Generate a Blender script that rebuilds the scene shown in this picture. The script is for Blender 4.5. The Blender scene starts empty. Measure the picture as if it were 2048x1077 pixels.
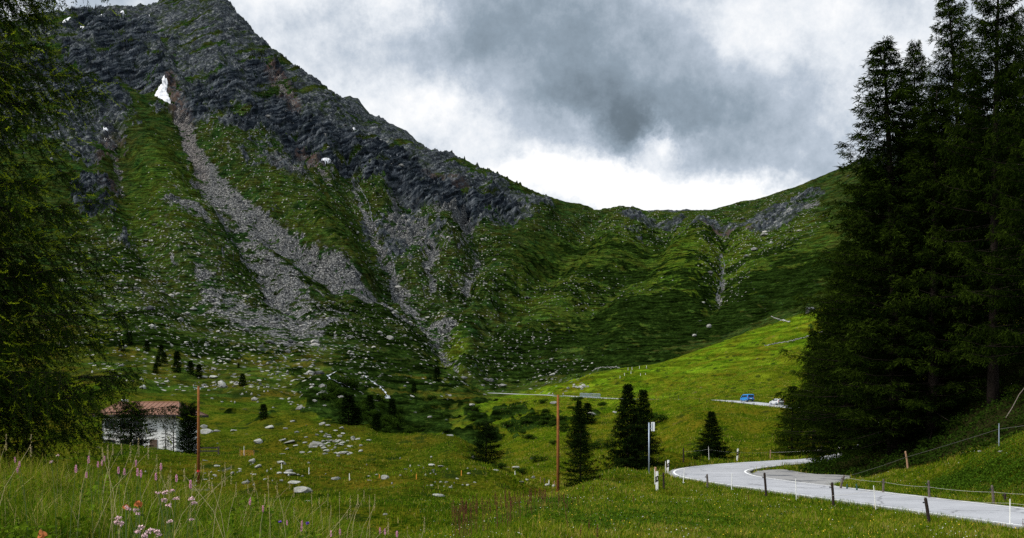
import bpy, math, random
import numpy as np
from mathutils import Vector, Matrix
C = bpy.context.scene.collection
R = math.radians
F0, CX, HY = 1991.0, 1024.0, 850.0       # focal length, centre column and horizon row of the photograph (in its pixels)
rng = np.random.default_rng(7)

# ---------------------------------------------------------------- mesh helpers
def mesh_np(name, V, F, mats, parent=None, smooth=False, mi=None, col=None, attrs=None, link=True):
    """One mesh object from numpy arrays. F: list of (n,k) index arrays or one array."""
    if not isinstance(F, (list, tuple)): F = [F]
    F = [np.asarray(f, dtype=np.int32) for f in F if len(f)]
    me = bpy.data.meshes.new(name)
    V = np.asarray(V, dtype=np.float32)
    me.vertices.add(len(V)); me.vertices.foreach_set('co', V.ravel())
    loops = np.concatenate([f.ravel() for f in F])
    tot = np.concatenate([np.full(len(f), f.shape[1], np.int32) for f in F])
    st = np.concatenate([[0], np.cumsum(tot)[:-1]]).astype(np.int32)
    me.loops.add(len(loops)); me.loops.foreach_set('vertex_index', loops)
    me.polygons.add(len(tot)); me.polygons.foreach_set('loop_start', st)
    if not isinstance(mats, (list, tuple)): mats = [mats]
    for m in mats: me.materials.append(m)
    if mi is not None: me.polygons.foreach_set('material_index', np.asarray(mi, np.int32))
    me.update(calc_edges=True)
    me.polygons.foreach_set('use_smooth', np.full(len(tot), smooth, bool))
    if col is not None:
        a = me.color_attributes.new('tint', 'FLOAT_COLOR', 'POINT')
        c = np.ones((len(V), 4), np.float32); c[:, :col.shape[1]] = col
        a.data.foreach_set('color', c.ravel())
    for k, v in (attrs or {}).items():
        a = me.color_attributes.new(k, 'FLOAT_COLOR', 'POINT')
        a.data.foreach_set('color', np.asarray(v, np.float32).ravel())
    o = bpy.data.objects.new(name, me)
    if link: C.objects.link(o)
    if parent is not None: o.parent = parent
    return o

class MB:
    """Collects boxes, bars, tubes and loose faces; build() links them as one mesh object."""
    def __init__(s): s.v = []; s.f = []; s.m = []
    def face(s, pts, m=0):
        b = len(s.v); s.v += [tuple(p) for p in pts]; s.f.append(tuple(range(b, b + len(pts)))); s.m.append(m)
    def box(s, c, size, rz=0, m=0, bev=0.0, rot=None):
        x, y, z = [a / 2 for a in size]
        M = rot if rot is not None else Matrix.Rotation(rz, 3, 'Z')
        c = Vector(c)
        b = len(s.v)
        if bev <= 0:
            for p in ((-x,-y,-z),(x,-y,-z),(x,y,-z),(-x,y,-z),(-x,-y,z),(x,-y,z),(x,y,z),(-x,y,z)):
                s.v.append(tuple(c + M @ Vector(p)))
            for q in ((0,3,2,1),(4,5,6,7),(0,1,5,4),(1,2,6,5),(2,3,7,6),(3,0,4,7)):
                s.f.append(tuple(b + i for i in q)); s.m.append(m)
        else:
            e = min(bev, x*.9, y*.9, z*.9)
            rings = [(-z, x-e, y-e), (-z+e, x, y), (z-e, x, y), (z, x-e, y-e)]
            for (zz, xx, yy) in rings:
                k = e
                for p in ((-xx+k,-yy),(xx-k,-yy),(xx,-yy+k),(xx,yy-k),(xx-k,yy),(-xx+k,yy),(-xx,yy-k),(-xx,-yy+k)):
                    s.v.append(tuple(c + M @ Vector((p[0], p[1], zz))))
            for r_ in range(3):
                for i in range(8):
                    j = (i+1) % 8
                    s.f.append((b+r_*8+i, b+r_*8+j, b+r_*8+8+j, b+r_*8+8+i)); s.m.append(m)
            s.f.append(tuple(b + i for i in reversed(range(8)))); s.m.append(m)
            s.f.append(tuple(b + 24 + i for i in range(8))); s.m.append(m)
    def tube(s, pts, rad, n=8, m=0, cap=True):
        pts = [Vector(p) for p in pts]
        if not hasattr(rad, '__len__'): rad = [rad] * len(pts)
        b = len(s.v); up = None
        for i, p in enumerate(pts):
            t = (pts[min(i+1, len(pts)-1)] - pts[max(i-1, 0)]).normalized()
            if up is None: up = Vector((1,0,0)) if abs(t.x) < .8 else Vector((0,1,0))
            a = t.cross(up).normalized(); c_ = t.cross(a).normalized(); up = -c_ if False else up
            for k in range(n):
                an = 2*math.pi*k/n
                s.v.append(tuple(p + (a*math.cos(an) + c_*math.sin(an)) * rad[i]))
        for i in range(len(pts)-1):
            for k in range(n):
                j = (k+1) % n
                s.f.append((b+i*n+k, b+i*n+j, b+(i+1)*n+j, b+(i+1)*n+k)); s.m.append(m)
        if cap:
            s.f.append(tuple(b + k for k in reversed(range(n)))); s.m.append(m)
            s.f.append(tuple(b + (len(pts)-1)*n + k for k in range(n))); s.m.append(m)
    def build(s, name, mats, parent=None, smooth=False, link=True):
        me = bpy.data.meshes.new(name)
        me.from_pydata(s.v, [], s.f)
        if not isinstance(mats, (list, tuple)): mats = [mats]
        for m in mats: me.materials.append(m)
        for p, m in zip(me.polygons, s.m): p.material_index = m; p.use_smooth = smooth
        me.update()
        o = bpy.data.objects.new(name, me)
        if link: C.objects.link(o)
        if parent is not None: o.parent = parent
        return o

def tag(o, label=None, cat=None, group=None, kind=None):
    if label: o['label'] = label
    if cat: o['category'] = cat
    if group: o['group'] = group
    if kind: o['kind'] = kind
    return o
def empty(name, loc, label=None, cat=None, group=None, rz=0):
    o = bpy.data.objects.new(name, None); o.location = loc; o.rotation_euler = (0,0,rz)
    o.empty_display_size = .2
    C.objects.link(o); return tag(o, label, cat, group)
def copy_tree(o, parent=None):
    c = o.copy(); C.objects.link(c)
    if parent is not None: c.parent = parent
    for ch in list(o.children): copy_tree(ch, c)
    return c

# ---------------------------------------------------------------- noise (numpy)
def _hash(ix, iy, seed):
    h = (ix.astype(np.int64) * 374761393 + iy.astype(np.int64) * 668265263 + seed * 1442695041) & 0xFFFFFFFF
    h = ((h ^ (h >> 13)) * 1274126177) & 0xFFFFFFFF
    h = ((h ^ (h >> 16)) * 2246822519) & 0xFFFFFFFF
    return (h ^ (h >> 15)) & 0xFFFFFFFF
def gnoise(x, y, seed=0):
    x = np.asarray(x, np.float64); y = np.asarray(y, np.float64)
    ix = np.floor(x); iy = np.floor(y); fx = (x - ix).astype(np.float32); fy = (y - iy).astype(np.float32)
    ix = ix.astype(np.int64); iy = iy.astype(np.int64)
    u = fx*fx*fx*(fx*(fx*6-15)+10); v = fy*fy*fy*(fy*(fy*6-15)+10)
    def g(ox, oy):
        a = _hash(ix+ox, iy+oy, seed).astype(np.float32) * np.float32(2*math.pi/4294967296.)
        return np.cos(a)*(fx-ox) + np.sin(a)*(fy-oy)
    return ((g(0,0)*(1-u)+g(1,0)*u)*(1-v) + (g(0,1)*(1-u)+g(1,1)*u)*v) * 1.5      # about -1..1
def fbm(x, y, seed=0, o=4, gain=.5, lac=2.03):
    a = 1.; s = 0.; t = 0.
    for i in range(o):
        s = s + a*gnoise(x, y, seed+i*17); t += a; a *= gain; x = x*lac+3.1; y = y*lac-1.7
    return s / t * 1.4
def ridged(x, y, seed=0, o=4, gain=.5):
    a = 1.; s = 0.; t = 0.
    for i in range(o):
        s = s + a*(1-np.abs(gnoise(x, y, seed+i*13))*1.6); t += a; a *= gain; x = x*2.1+5.2; y = y*2.1-1.3
    return s / t
def sstep(a, b, x):
    t = np.clip((x-a)/(b-a), 0, 1); return t*t*(3-2*t)
def pchip(x, y, xq):
    """monotone cubic along axis 0; y (n,...) -> (len(xq),...)"""
    x = np.asarray(x, float); y = np.asarray(y, float); h = np.diff(x)
    sh = (-1,) + (1,)*(y.ndim-1); dl = np.diff(y, axis=0) / h.reshape(sh)
    m = np.zeros_like(y)
    w1 = (2*h[1:]+h[:-1]).reshape(sh); w2 = (h[1:]+2*h[:-1]).reshape(sh)
    with np.errstate(divide='ignore', invalid='ignore'):
        hm = (w1+w2)/(w1/dl[:-1]+w2/dl[1:])
    m[1:-1] = np.where(dl[:-1]*dl[1:] > 0, hm, 0)
    m[0] = dl[0]; m[-1] = dl[-1]
    i = np.clip(np.searchsorted(x, xq)-1, 0, len(x)-2)
    t = ((xq-x[i])/h[i]).reshape(sh); hh = h[i].reshape(sh)
    return ((2*t**3-3*t*t+1)*y[i] + (t**3-2*t*t+t)*hh*m[i] + (-2*t**3+3*t*t)*y[i+1] + (t**3-t*t)*hh*m[i+1])

# ---------------------------------------------------------------- material helpers
class NT:
    def __init__(s, tree): s.t = tree; s.n = tree.nodes; s.l = tree.links
    def add(s, typ, **k):
        n = s.n.new(typ)
        for a, b in k.items():
            if a == 'inp':
                for i, v in b.items(): s.set(n, i, v)
            else: setattr(n, a, b)
        return n
    def set(s, n, i, v):
        if isinstance(v, bpy.types.NodeSocket): s.l.new(v, n.inputs[i])
        elif v is not None:
            if isinstance(v, (tuple, list)) and len(v) == 3 and n.inputs[i].type == 'RGBA': v = (*v, 1)
            n.inputs[i].default_value = v
    def math(s, op, a, b=None, c=None, clamp=False):
        n = s.add('ShaderNodeMath', operation=op, use_clamp=clamp); s.set(n, 0, a)
        if b is not None: s.set(n, 1, b)
        if c is not None: s.set(n, 2, c)
        return n.outputs[0]
    def mix(s, f, a, b, bt='MIX'):
        n = s.add('ShaderNodeMix', data_type='RGBA', blend_type=bt)
        s.set(n, 0, f); s.set(n, 6, a); s.set(n, 7, b); return n.outputs[2]
    def noise(s, vec, scale, detail=4, rough=.55, dist=0, dim='3D'):
        n = s.add('ShaderNodeTexNoise', noise_dimensions=dim)
        n.inputs['Scale'].default_value = scale; n.inputs['Detail'].default_value = detail
        n.inputs['Roughness'].default_value = rough; n.inputs['Distortion'].default_value = dist
        if vec is not None: s.l.new(vec, n.inputs['Vector'])
        return n.outputs[0]
    def ramp(s, f, stops, interp='LINEAR'):
        n = s.add('ShaderNodeValToRGB'); cr = n.color_ramp; cr.interpolation = interp
        while len(cr.elements) < len(stops): cr.elements.new(.5)
        for e, (p, c) in zip(cr.elements, stops):
            e.position = p
            if not hasattr(c, '__len__'): c = (c, c, c)
            e.color = (*c, 1) if len(c) == 3 else c
        s.set(n, 0, f); return n.outputs[0]
    def mapr(s, v, a, b, c=0., d=1., smooth=False):
        n = s.add('ShaderNodeMapRange', clamp=True, interpolation_type='SMOOTHSTEP' if smooth else 'LINEAR')
        for i, x in enumerate((v, a, b, c, d)): s.set(n, i, x)
        return n.outputs[0]
    def sep(s, v):
        n = s.add('ShaderNodeSeparateXYZ'); s.set(n, 0, v); return n.outputs
    def comb(s, x, y, z):
        n = s.add('ShaderNodeCombineXYZ'); s.set(n, 0, x); s.set(n, 1, y); s.set(n, 2, z); return n.outputs[0]
    def bump(s, h, strength, dist):
        n = s.add('ShaderNodeBump'); n.inputs['Strength'].default_value = strength; n.inputs['Distance'].default_value = dist
        s.l.new(h, n.inputs['Height']); return n.outputs[0]

def new_mat(name):
    m = bpy.data.materials.new(name); m.use_nodes = True
    t = NT(m.node_tree); t.n.clear()
    out = t.add('ShaderNodeOutputMaterial')
    b = t.add('ShaderNodeBsdfPrincipled'); t.l.new(b.outputs[0], out.inputs[0])
    return m, t, b
def simple(name, col, rough=.7, metal=0., var=.25, scale=6., bump=0., bscale=30., spec=.4, obj=True, dirt=None):
    """principled material whose colour is broken up by noise"""
    m, t, b = new_mat(name)
    tc = t.add('ShaderNodeTexCoord'); v = tc.outputs['Object']
    n = t.noise(v, scale, 5)
    lo = tuple(c*(1-var) for c in col); hi = tuple(min(1, c*(1+var)) for c in col)
    c = t.ramp(n, [(.3, lo), (.7, hi)])
    if dirt is not None:
        c = t.mix(t.mapr(t.noise(v, scale*.37, 6), .5, .68), c, dirt)
    t.set(b, 'Base Color', c); b.inputs['Roughness'].default_value = rough; b.inputs['Metallic'].default_value = metal
    b.inputs['Specular IOR Level'].default_value = spec
    if bump > 0: t.l.new(t.bump(t.noise(v, bscale, 4), bump, .02), b.inputs['Normal'])
    return m
# ================================================================ terrain: one height field, fine near the camera, coarse far away
# each column: photo column -> list of (distance, photo row at that distance); beyond the ridge it drops away
def zrow(d, z): return (d, HY - z*F0/d)
NEAR_L = lambda a,b,c,e,g,h: [zrow(1.5,-1.55), zrow(5,a), zrow(9,b), zrow(13,c), zrow(17,e), zrow(25,g), zrow(40,h)]
COLS = {
 -700: NEAR_L(-1.1,-.9,-.9,-1.4,-2.8,-3.4)+[(100,925),(130,898),(200,815),(300,720),(420,625),(600,500),(800,360),(1000,230),(1200,120),(1400,70)],
 0:   NEAR_L(-1.15,-.95,-.95,-1.5,-3.0,-3.4)+[(100,921),(130,897),(200,820),(300,728),(420,640),(600,520),(800,390),(1000,255),(1200,135),(1400,48)],
 110: NEAR_L(-1.15,-1.0,-1.05,-1.55,-3.0,-3.5)+[(100,925),(130,903),(200,826),(300,734),(420,648),(600,532),(800,408),(1000,272),(1200,140),(1400,26)],
 300: NEAR_L(-1.2,-1.1,-1.15,-1.7,-3.1,-3.8)+[(60,989),(100,935),(128,912),(145,893),(170,868),(200,838),(300,748),(420,660),(550,580),(700,488),(900,365),(1100,240),(1250,130),(1400,35),(1450,6)],
 430: NEAR_L(-1.25,-1.2,-1.3,-1.85,-3.1,-3.85)+[(60,988),(100,938),(130,905),(160,872),(190,843),(240,808),(300,768),(420,690),(550,610),(700,515),(900,385),(1100,250),(1300,100),(1450,-10)],
 490: NEAR_L(-1.3,-1.25,-1.35,-1.9,-3.1,-3.85)+[(60,988),(100,938),(130,903),(160,868),(190,843),(240,812),(300,772),(420,696),(550,618),(700,523),(900,394),(1100,262),(1280,140),(1410,48)],
 545: NEAR_L(-1.35,-1.3,-1.4,-1.95,-3.1,-3.88)+[(60,989),(100,937),(130,900),(160,862),(190,843),(240,816),(300,775),(420,700),(550,625),(700,532),(900,403),(1100,278),(1280,165),(1370,105)],
 640: NEAR_L(-1.4,-1.4,-1.5,-2.0,-3.1,-3.9)+[(60,991),(100,936),(130,898),(150,868),(165,853),(180,858),(205,848),(240,822),(300,778),(420,708),(550,638),(700,550),(900,430),(1100,310),(1250,215),(1330,166)],
 740: NEAR_L(-1.5,-1.6,-1.7,-2.1,-3.1,-3.9)+[(60,998),(100,942),(130,903),(150,880),(165,864),(182,884),(210,882),(240,852),(300,802),(350,765),(420,725),(550,660),(700,585),(900,465),(1100,350),(1250,275),(1320,238)],
 800: NEAR_L(-1.6,-1.75,-1.85,-2.15,-3.05,-3.8)+[(60,1001),(100,940),(130,903),(150,884),(170,900),(205,906),(232,880),(260,858),(300,822),(350,782),(420,742),(550,680),(700,605),(900,490),(1100,388),(1200,334),(1310,272)],
 900: NEAR_L(-1.75,-1.95,-2.1,-2.3,-2.9,-3.6)+[(60,1004),(90,950),(115,908),(135,891),(155,906),(185,912),(220,882),(260,852),(300,828),(350,794),(420,757),(550,702),(700,632),(900,520),(1100,412),(1290,315)],
 1000: NEAR_L(-1.85,-2.15,-2.35,-2.55,-2.9,-3.4)+[(60,1000),(85,962),(100,944),(118,954),(150,920),(190,882),(250,842),(320,810),(415,789),(440,784),(465,786),(500,772),(560,738),(700,668),(850,592),(1000,504),(1150,424),(1280,347)],
 1100: NEAR_L(-1.9,-2.3,-2.6,-2.75,-2.95,-3.1)+[(46,992),(56,1010),(85,984),(110,950),(140,911),(165,885),(230,832),(300,806),(350,792),(400,772),(430,775),(470,766),(560,729),(700,668),(850,605),(1000,535),(1150,462),(1280,394)],
 1200: NEAR_L(-1.9,-2.3,-2.6,-2.8,-3.0,-3.2)+[(50,963),(62,974),(78,955),(95,940),(110,925),(140,895),(165,870),(200,846),(250,818),(300,797),(350,772),(400,746),(430,746),(470,743),(560,716),(700,666),(850,610),(1000,550),(1150,482),(1290,416)],
 1300: NEAR_L(-1.95,-2.35,-2.65,-2.85,-3.05,-3.25)+[(50,985),(62,955),(70,947),(85,930),(110,907),(140,882),(165,862),(200,834),(245,807),(270,801),(300,789),(350,762),(400,729),(430,733),(470,733),(560,706),(700,656),(850,600),(1000,545),(1150,485),(1300,427)],
 1400: NEAR_L(-1.95,-2.4,-2.7,-2.9,-3.1,-3.28)+[(50,989),(60,962),(80,935),(100,905),(130,868),(170,833),(215,804),(228,800),(260,788),(300,765),(350,735),(400,701),(430,707),(470,708),(560,690),(700,640),(850,580),(1000,530),(1150,475),(1300,423)],
 1500: NEAR_L(-2.0,-2.45,-2.8,-3.0,-3.2,-3.38)+[(53,978),(85,930),(94,922),(110,902),(140,862),(170,829),(195,807),(230,785),(300,745),(360,700),(410,665),(440,668),(480,672),(560,660),(700,615),(850,560),(1000,510),(1150,456),(1300,406)],
 1640: NEAR_L(-2.0,-2.5,-2.85,-3.05,-3.25,-3.42)+[(47,997),(60,960),(75,939),(95,921),(105,914),(130,874),(175,822),(230,775),(300,715),(360,660),(410,617),(440,620),(480,620),(560,608),(700,565),(850,515),(1000,460),(1150,402),(1300,356)],
 1720: NEAR_L(-2.0,-2.5,-2.9,-3.08,-3.3,-3.42)+[(44,1003),(52,980),(58,962),(66,938),(75,912),(88,890),(105,880),(130,856),(160,836),(175,818),(230,765),(300,697),(360,643),(410,598),(440,601),(560,585),(700,538),(1000,430),(1300,322)],
 1850: NEAR_L(-2.0,-2.5,-2.9,-3.1,-3.32,-3.42)+[(46,997),(50,982),(58,945),(66,895),(75,818),(86,782),(105,790),(150,785),(175,772),(230,728),(300,658),(410,560),(560,538),(700,500),(1000,390),(1300,280)],
 1950: NEAR_L(-2.0,-2.5,-2.9,-3.1,-3.35,-3.42)+[(44,1004),(49,965),(56,898),(65,815),(75,762),(86,735),(105,738),(150,738),(230,698),(300,632),(410,530),(560,508),(700,470),(1000,360),(1300,250)],
 2048: NEAR_L(-2.0,-2.5,-2.9,-3.12,-3.35,-3.42)+[(42,1010),(46,955),(52,869),(60,805),(75,728),(86,700),(105,695),(150,688),(230,648),(300,596),(410,500),(560,478),(700,440),(1000,330),(1300,220)],
 2300: NEAR_L(-2.0,-2.5,-2.95,-3.15,-3.3,-2.6)+[(46,890),(52,820),(60,760),(75,680),(86,645),(105,625),(150,600),(230,560),(300,515),(410,450),(560,415),(700,385),(1000,280),(1300,170)],
 2750: NEAR_L(-2.0,-2.6,-2.9,-2.9,-2.4,-1.2)+[(46,800),(60,690),(86,580),(105,560),(150,540),(230,500),(300,460),(410,400),(560,370),(700,340),(1000,240),(1300,140)],
}
FAR = {640:180, 690:200, 735:228, 770:248, 820:274, 900:330}
rows = np.concatenate([np.geomspace(1.5,20,110,endpoint=False), np.geomspace(20,120,300,endpoint=False),
                       np.geomspace(120,460,380,endpoint=False), np.geomspace(460,1460,640,endpoint=False), np.geomspace(1460,2600,60)])
cols = np.concatenate([np.arange(-700,-60,14.), np.arange(-60,2110,2.1), np.arange(2110,2751,14.)])
LR = np.log(rows)
ck = sorted(COLS); G = []
for k in ck:
    a = sorted(COLS[k]); d, p = a[-1]
    a = a + [(d*1.045, p+14), (1620, p+70), (1880, np.interp(k, sorted(FAR), [FAR[q] for q in sorted(FAR)]) if 600 < k < 960 else p+110), (2100, p+170), (2600, p+250)]
    G.append(pchip(np.log([q[0] for q in a]), np.array([q[1] for q in a]), LR))
PY0 = pchip(np.array(ck, float), np.array(G), cols).T            # rows x cols: photo row of the bare ground
D = rows[:, None] + 0*cols[None]; PX = cols[None] + 0*rows[:, None]
X = (PX-CX)/F0*D; Y = D.copy(); Z = (HY-PY0)/F0*D

# ---------------------------------------------------------------- the road's line
ROADC = [(21.5,22,-3.42),(20.6,30,-3.42),(18.9,38,-3.42),(17.4,45,-3.42),(15.7,53,-3.41),(14.2,60,-3.40),(13.6,67,-3.38),(15.2,75,-3.36),
         (20.0,83.5,-3.34),(26.2,90.5,-3.32),(33,98.5,-3.26),(41,111,-2.6),(47.5,127,-1.3),(51.5,145,.3),(53,162,1.7),(52.2,175,2.75),(49.5,186,3.6),
         (45.8,199,4.6),(42.6,224,5.65),(39.0,245,6.3),(34.6,268,6.9),(26.5,300,8.1),(13.4,352,10.5),(3,390,12.0),(-5.5,420,13.3),(-16,455,14.6),(-34,500,15)]
def catmull(P, step=1.0):
    P = np.array(P, float); out = []
    for i in range(len(P)-1):
        p0, p1, p2, p3 = P[max(i-1,0)], P[i], P[i+1], P[min(i+2,len(P)-1)]
        n = max(2, int(np.linalg.norm(p2-p1)/step))
        t = np.linspace(0,1,n,endpoint=False)[:,None]
        out.append(.5*((2*p1)+(-p0+p2)*t+(2*p0-5*p1+4*p2-p3)*t*t+(-p0+3*p1-3*p2+p3)*t**3))
    return np.vstack(out+[P[-1:]])
RP = catmull(ROADC, 1.2)
def road_dist(X, Y):
    """distance to the road's centre line and the road's height there"""
    bd = np.full(X.shape, 1e9); bz = np.zeros(X.shape)
    for a, b in zip(RP[:-1], RP[1:]):
        ab = b[:2]-a[:2]; L = ab@ab
        t = np.clip(((X-a[0])*ab[0]+(Y-a[1])*ab[1])/L, 0, 1)
        dd = np.hypot(X-a[0]-t*ab[0], Y-a[1]-t*ab[1])
        m = dd < bd; bd = np.where(m, dd, bd); bz = np.where(m, a[2]+t*(b[2]-a[2]), bz)
    return bd, bz
RD = np.full(X.shape, 1e9); RZ = np.zeros(X.shape)
for a, b in zip(RP[:-1], RP[1:]):
    lo, hi = min(a[1],b[1])-16, max(a[1],b[1])+16
    i0, i1 = np.searchsorted(rows, [lo, hi])
    x0, x1 = min(a[0],b[0])-16, max(a[0],b[0])+16
    pxs = [CX+F0*xx/yy for xx in (x0,x1) for yy in (max(lo,1.5),hi)]
    j0, j1 = np.searchsorted(cols, [min(pxs), max(pxs)])
    if i1 <= i0 or j1 <= j0: continue
    s = np.s_[i0:i1, j0:j1]; ab = b[:2]-a[:2]; L = ab@ab
    t = np.clip(((X[s]-a[0])*ab[0]+(Y[s]-a[1])*ab[1])/L, 0, 1)
    dd = np.hypot(X[s]-a[0]-t*ab[0], Y[s]-a[1]-t*ab[1]); m = dd < RD[s]
    RZ[s] = np.where(m, a[2]+t*(b[2]-a[2]), RZ[s]); RD[s] = np.where(m, dd, RD[s])
LAYBY = [(16.2,60),(16.3,56.5),(16.9,53.6),(19.1,58.5),(22.3,65.5),(22.5,68),(21.2,69.5),(20.8,73),(21.0,76.5),(18.8,75),(16.9,70),(16.2,66)]
WOODP = [(19.8,71),(20.6,67.2),(22.8,64.5),(24.6,63.5),(25.2,57),(26.2,53.2),(30,49),(60,46),(60,100),(38,95),(30,87),(25,81),(22.5,75)]
def in_poly(X, Y, P):
    c = np.zeros(X.shape, bool); n = len(P)
    for i in range(n):
        (x1,y1),(x2,y2) = P[i], P[i-1]
        c ^= ((y1 > Y) != (y2 > Y)) & (X < (x2-x1)*(Y-y1)/(y2-y1+1e-9)+x1)
    return c
def poly_dist(X, Y, P):
    bd = np.full(X.shape, 1e9)
    for i in range(len(P)):
        a = np.array(P[i-1], float); ab = np.array(P[i], float)-a
        t = np.clip(((X-a[0])*ab[0]+(Y-a[1])*ab[1])/(ab@ab), 0, 1)
        bd = np.minimum(bd, np.hypot(X-a[0]-t*ab[0], Y-a[1]-t*ab[1]))
    return np.where(in_poly(X, Y, P), -bd, bd)
i0, i1 = np.searchsorted(rows, [45, 85]); j0, j1 = np.searchsorted(cols, [1400, 1900])
LB = np.full(X.shape, 1e9); LB[i0:i1, j0:j1] = poly_dist(X[i0:i1,j0:j1], Y[i0:i1,j0:j1], LAYBY)
HW = 2.85
# ---------------------------------------------------------------- ground cover masks
def seg_mask(pts, soft=.5, wob=None, PXa=None, PYa=None):
    """1 along a polyline given as (photo column, photo row, half width) on the slope"""
    PXa = PX if PXa is None else PXa; PYa = PY0 if PYa is None else PYa
    best = np.zeros(PXa.shape, np.float32)
    xs = [p[0] for p in pts]; ys = [p[1] for p in pts]; w = max(p[2] for p in pts)*1.6+24
    sel = (PXa > min(xs)-w) & (PXa < max(xs)+w) & (PYa > min(ys)-w) & (PYa < max(ys)+w) & (D > 180)
    if not sel.any(): return best
    px = PXa[sel]; py = PYa[sel]; b = np.zeros(px.shape)
    if wob is not None: px = px + wob[0][sel]; py = py + wob[1][sel]
    for a, c in zip(pts[:-1], pts[1:]):
        ax, ay, aw = a; dx, dy, dw = c[0]-ax, c[1]-ay, c[2]-aw
        t = np.clip(((px-ax)*dx+(py-ay)*dy)/(dx*dx+dy*dy), 0, 1)
        r = np.hypot(px-ax-t*dx, py-ay-t*dy)/(aw+t*dw)
        b = np.maximum(b, 1-sstep(1-soft, 1+soft, r))
    best[sel] = b; return best
def blob(cx, cy, rx, ry, ang=0, dmin=180):
    c, s = math.cos(R(ang)), math.sin(R(ang)); u = PX-cx; v = PY0-cy
    r = np.hypot((u*c+v*s)/rx, (-u*s+v*c)/ry)
    return np.where(D > dmin, 1-sstep(.55, 1.25, r), 0).astype(np.float32)

n40 = fbm(X/40, Y/40, 1, 4); n12 = fbm(X/12, Y/12, 2, 4); n4 = fbm(X/4, Y/4, 3, 3); n90 = fbm(X/95, Y/95, 9, 3)
wob = (fbm(X/18, Y/18, 31, 3)*9, fbm(X/18, Y/18, 41, 3)*9)
mount = sstep(430, 600, D)
# rock
rockreg = np.maximum.reduce([
    blob(330,70,330,150,10), blob(480,190,190,90,12), blob(150,200,150,150,0)*.85, blob(620,260,170,62,18), blob(540,130,190,70,28),
    blob(780,300,130,62,25), blob(880,370,150,75,22), blob(990,400,110,50,22)*.9, blob(700,215,60,20,30), blob(190,400,55,45,0),
    blob(820,440,120,70,20)*.75, blob(560,330,110,50,20)*.55, blob(1285,445,50,14,4)*.9, blob(1375,448,80,14,0)*.75, blob(1545,440,75,32,-18)*.95, blob(1450,452,60,14,0)*.8, blob(1310,470,90,10,0)*.5,
    blob(1610,400,60,14,-25)*.7, blob(-130,190,230,190,0), blob(-420,230,200,140,0)*.8, blob(1900,260,240,40,-20)*.8, blob(2200,300,200,50,-15)*.7, blob(250,470,70,40,20)*.35, blob(1075,405,50,14,22)*.8])
fcl = PX-.62*PY0+wob[0]*1.6; fcr = PX+.55*PY0+wob[0]*2.5
tong = fbm(fcl/34, D/190, 141, 3)*(PX < 1150)
rn = .55*n40 + .6*n12 + .35*n4 + .75*tong
rock = sstep(.30, .70, rockreg*.92 + .55*rn - .08) * sstep(250, 420, D)
# green shelves running through the rock
shelf = fbm((X*.8+Z*.45)/70, (Z-.55*X)/17, 55, 4)
rock *= 1 - .92*sstep(.12, .45, shelf) * sstep(.0, .5, 1.2-rockreg*.75)
# scree chutes
scree = np.maximum.reduce([
    seg_mask([(352,205,7),(368,238,12),(392,300,17),(432,360,22),(500,425,24),(580,478,24),(660,530,22),(740,578,15),(815,618,9)], .45, wob)*1.4,
    seg_mask([(470,440,8),(520,500,20),(560,560,38),(595,615,44),(622,668,28)], .6, wob)*.9,
    seg_mask([(330,415,10),(380,430,20),(412,452,12)], .6, wob)*.85,
    seg_mask([(395,545,10),(440,600,32),(500,640,30),(600,668,32),(670,640,10)], .7, wob)*.8,
    seg_mask([(380,300,6),(415,380,10),(455,440,12),(500,520,16)], .6, wob)*.7,
    seg_mask([(400,612,3),(520,618,4),(690,622,4)], .6, wob)*.8,
    seg_mask([(590,215,7),(560,165,10),(540,140,6)], .6, wob)*.7,
    seg_mask([(598,280,4),(630,318,8),(652,345,10)], .6, wob)*.8,
    seg_mask([(520,320,10),(560,345,20),(600,360,16)], .7, wob)*.6,
    seg_mask([(790,380,8),(790,430,20),(835,460,20),(870,500,8),(850,520,6),(868,545,10)], .6, wob)*.9,
    seg_mask([(880,420,14),(940,440,14),(925,410,6)], .6, wob)*.85, seg_mask([(900,440,6),(960,520,8),(935,560,12)], .6, wob)*.75,
    seg_mask([(705,330,4),(728,385,5),(750,440,7),(785,500,9),(792,550,9),(840,600,10),(900,625,14)], .6, wob)*.95,
    seg_mask([(790,520,10),(830,580,16),(880,650,20),(905,720,14)], .8, wob)*.6,
    seg_mask([(1615,415,8),(1632,400,6)], .6, wob)*.8, seg_mask([(1440,500,4),(1450,540,6),(1435,590,5)], .7, wob)*.8,
    seg_mask([(215,255,6),(235,330,10),(240,370,12)], .7, wob)*.6,
    seg_mask([(1440,462,20),(1500,470,10)], .7, wob)*.35,
])
scree = sstep(.20, .80, scree*(.84+.75*n12+.6*n4+.4*n40)) * .84 * sstep(230, 330, D)
strk = fbm((PX-.62*PY0)/7+wob[0]*.15, D/70, 61, 4)                    # loose streaks running down the slope
scree = np.maximum(scree, sstep(.12, .55, strk + .55*n40 + .25*n12 - .12)*.85*np.maximum.reduce([blob(520,560,260,140,25), blob(860,500,120,120,20)*.9, blob(330,640,160,90,10)*.7, blob(420,360,90,120,30)*.6, blob(620,330,140,70,20)*.7]))
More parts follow.
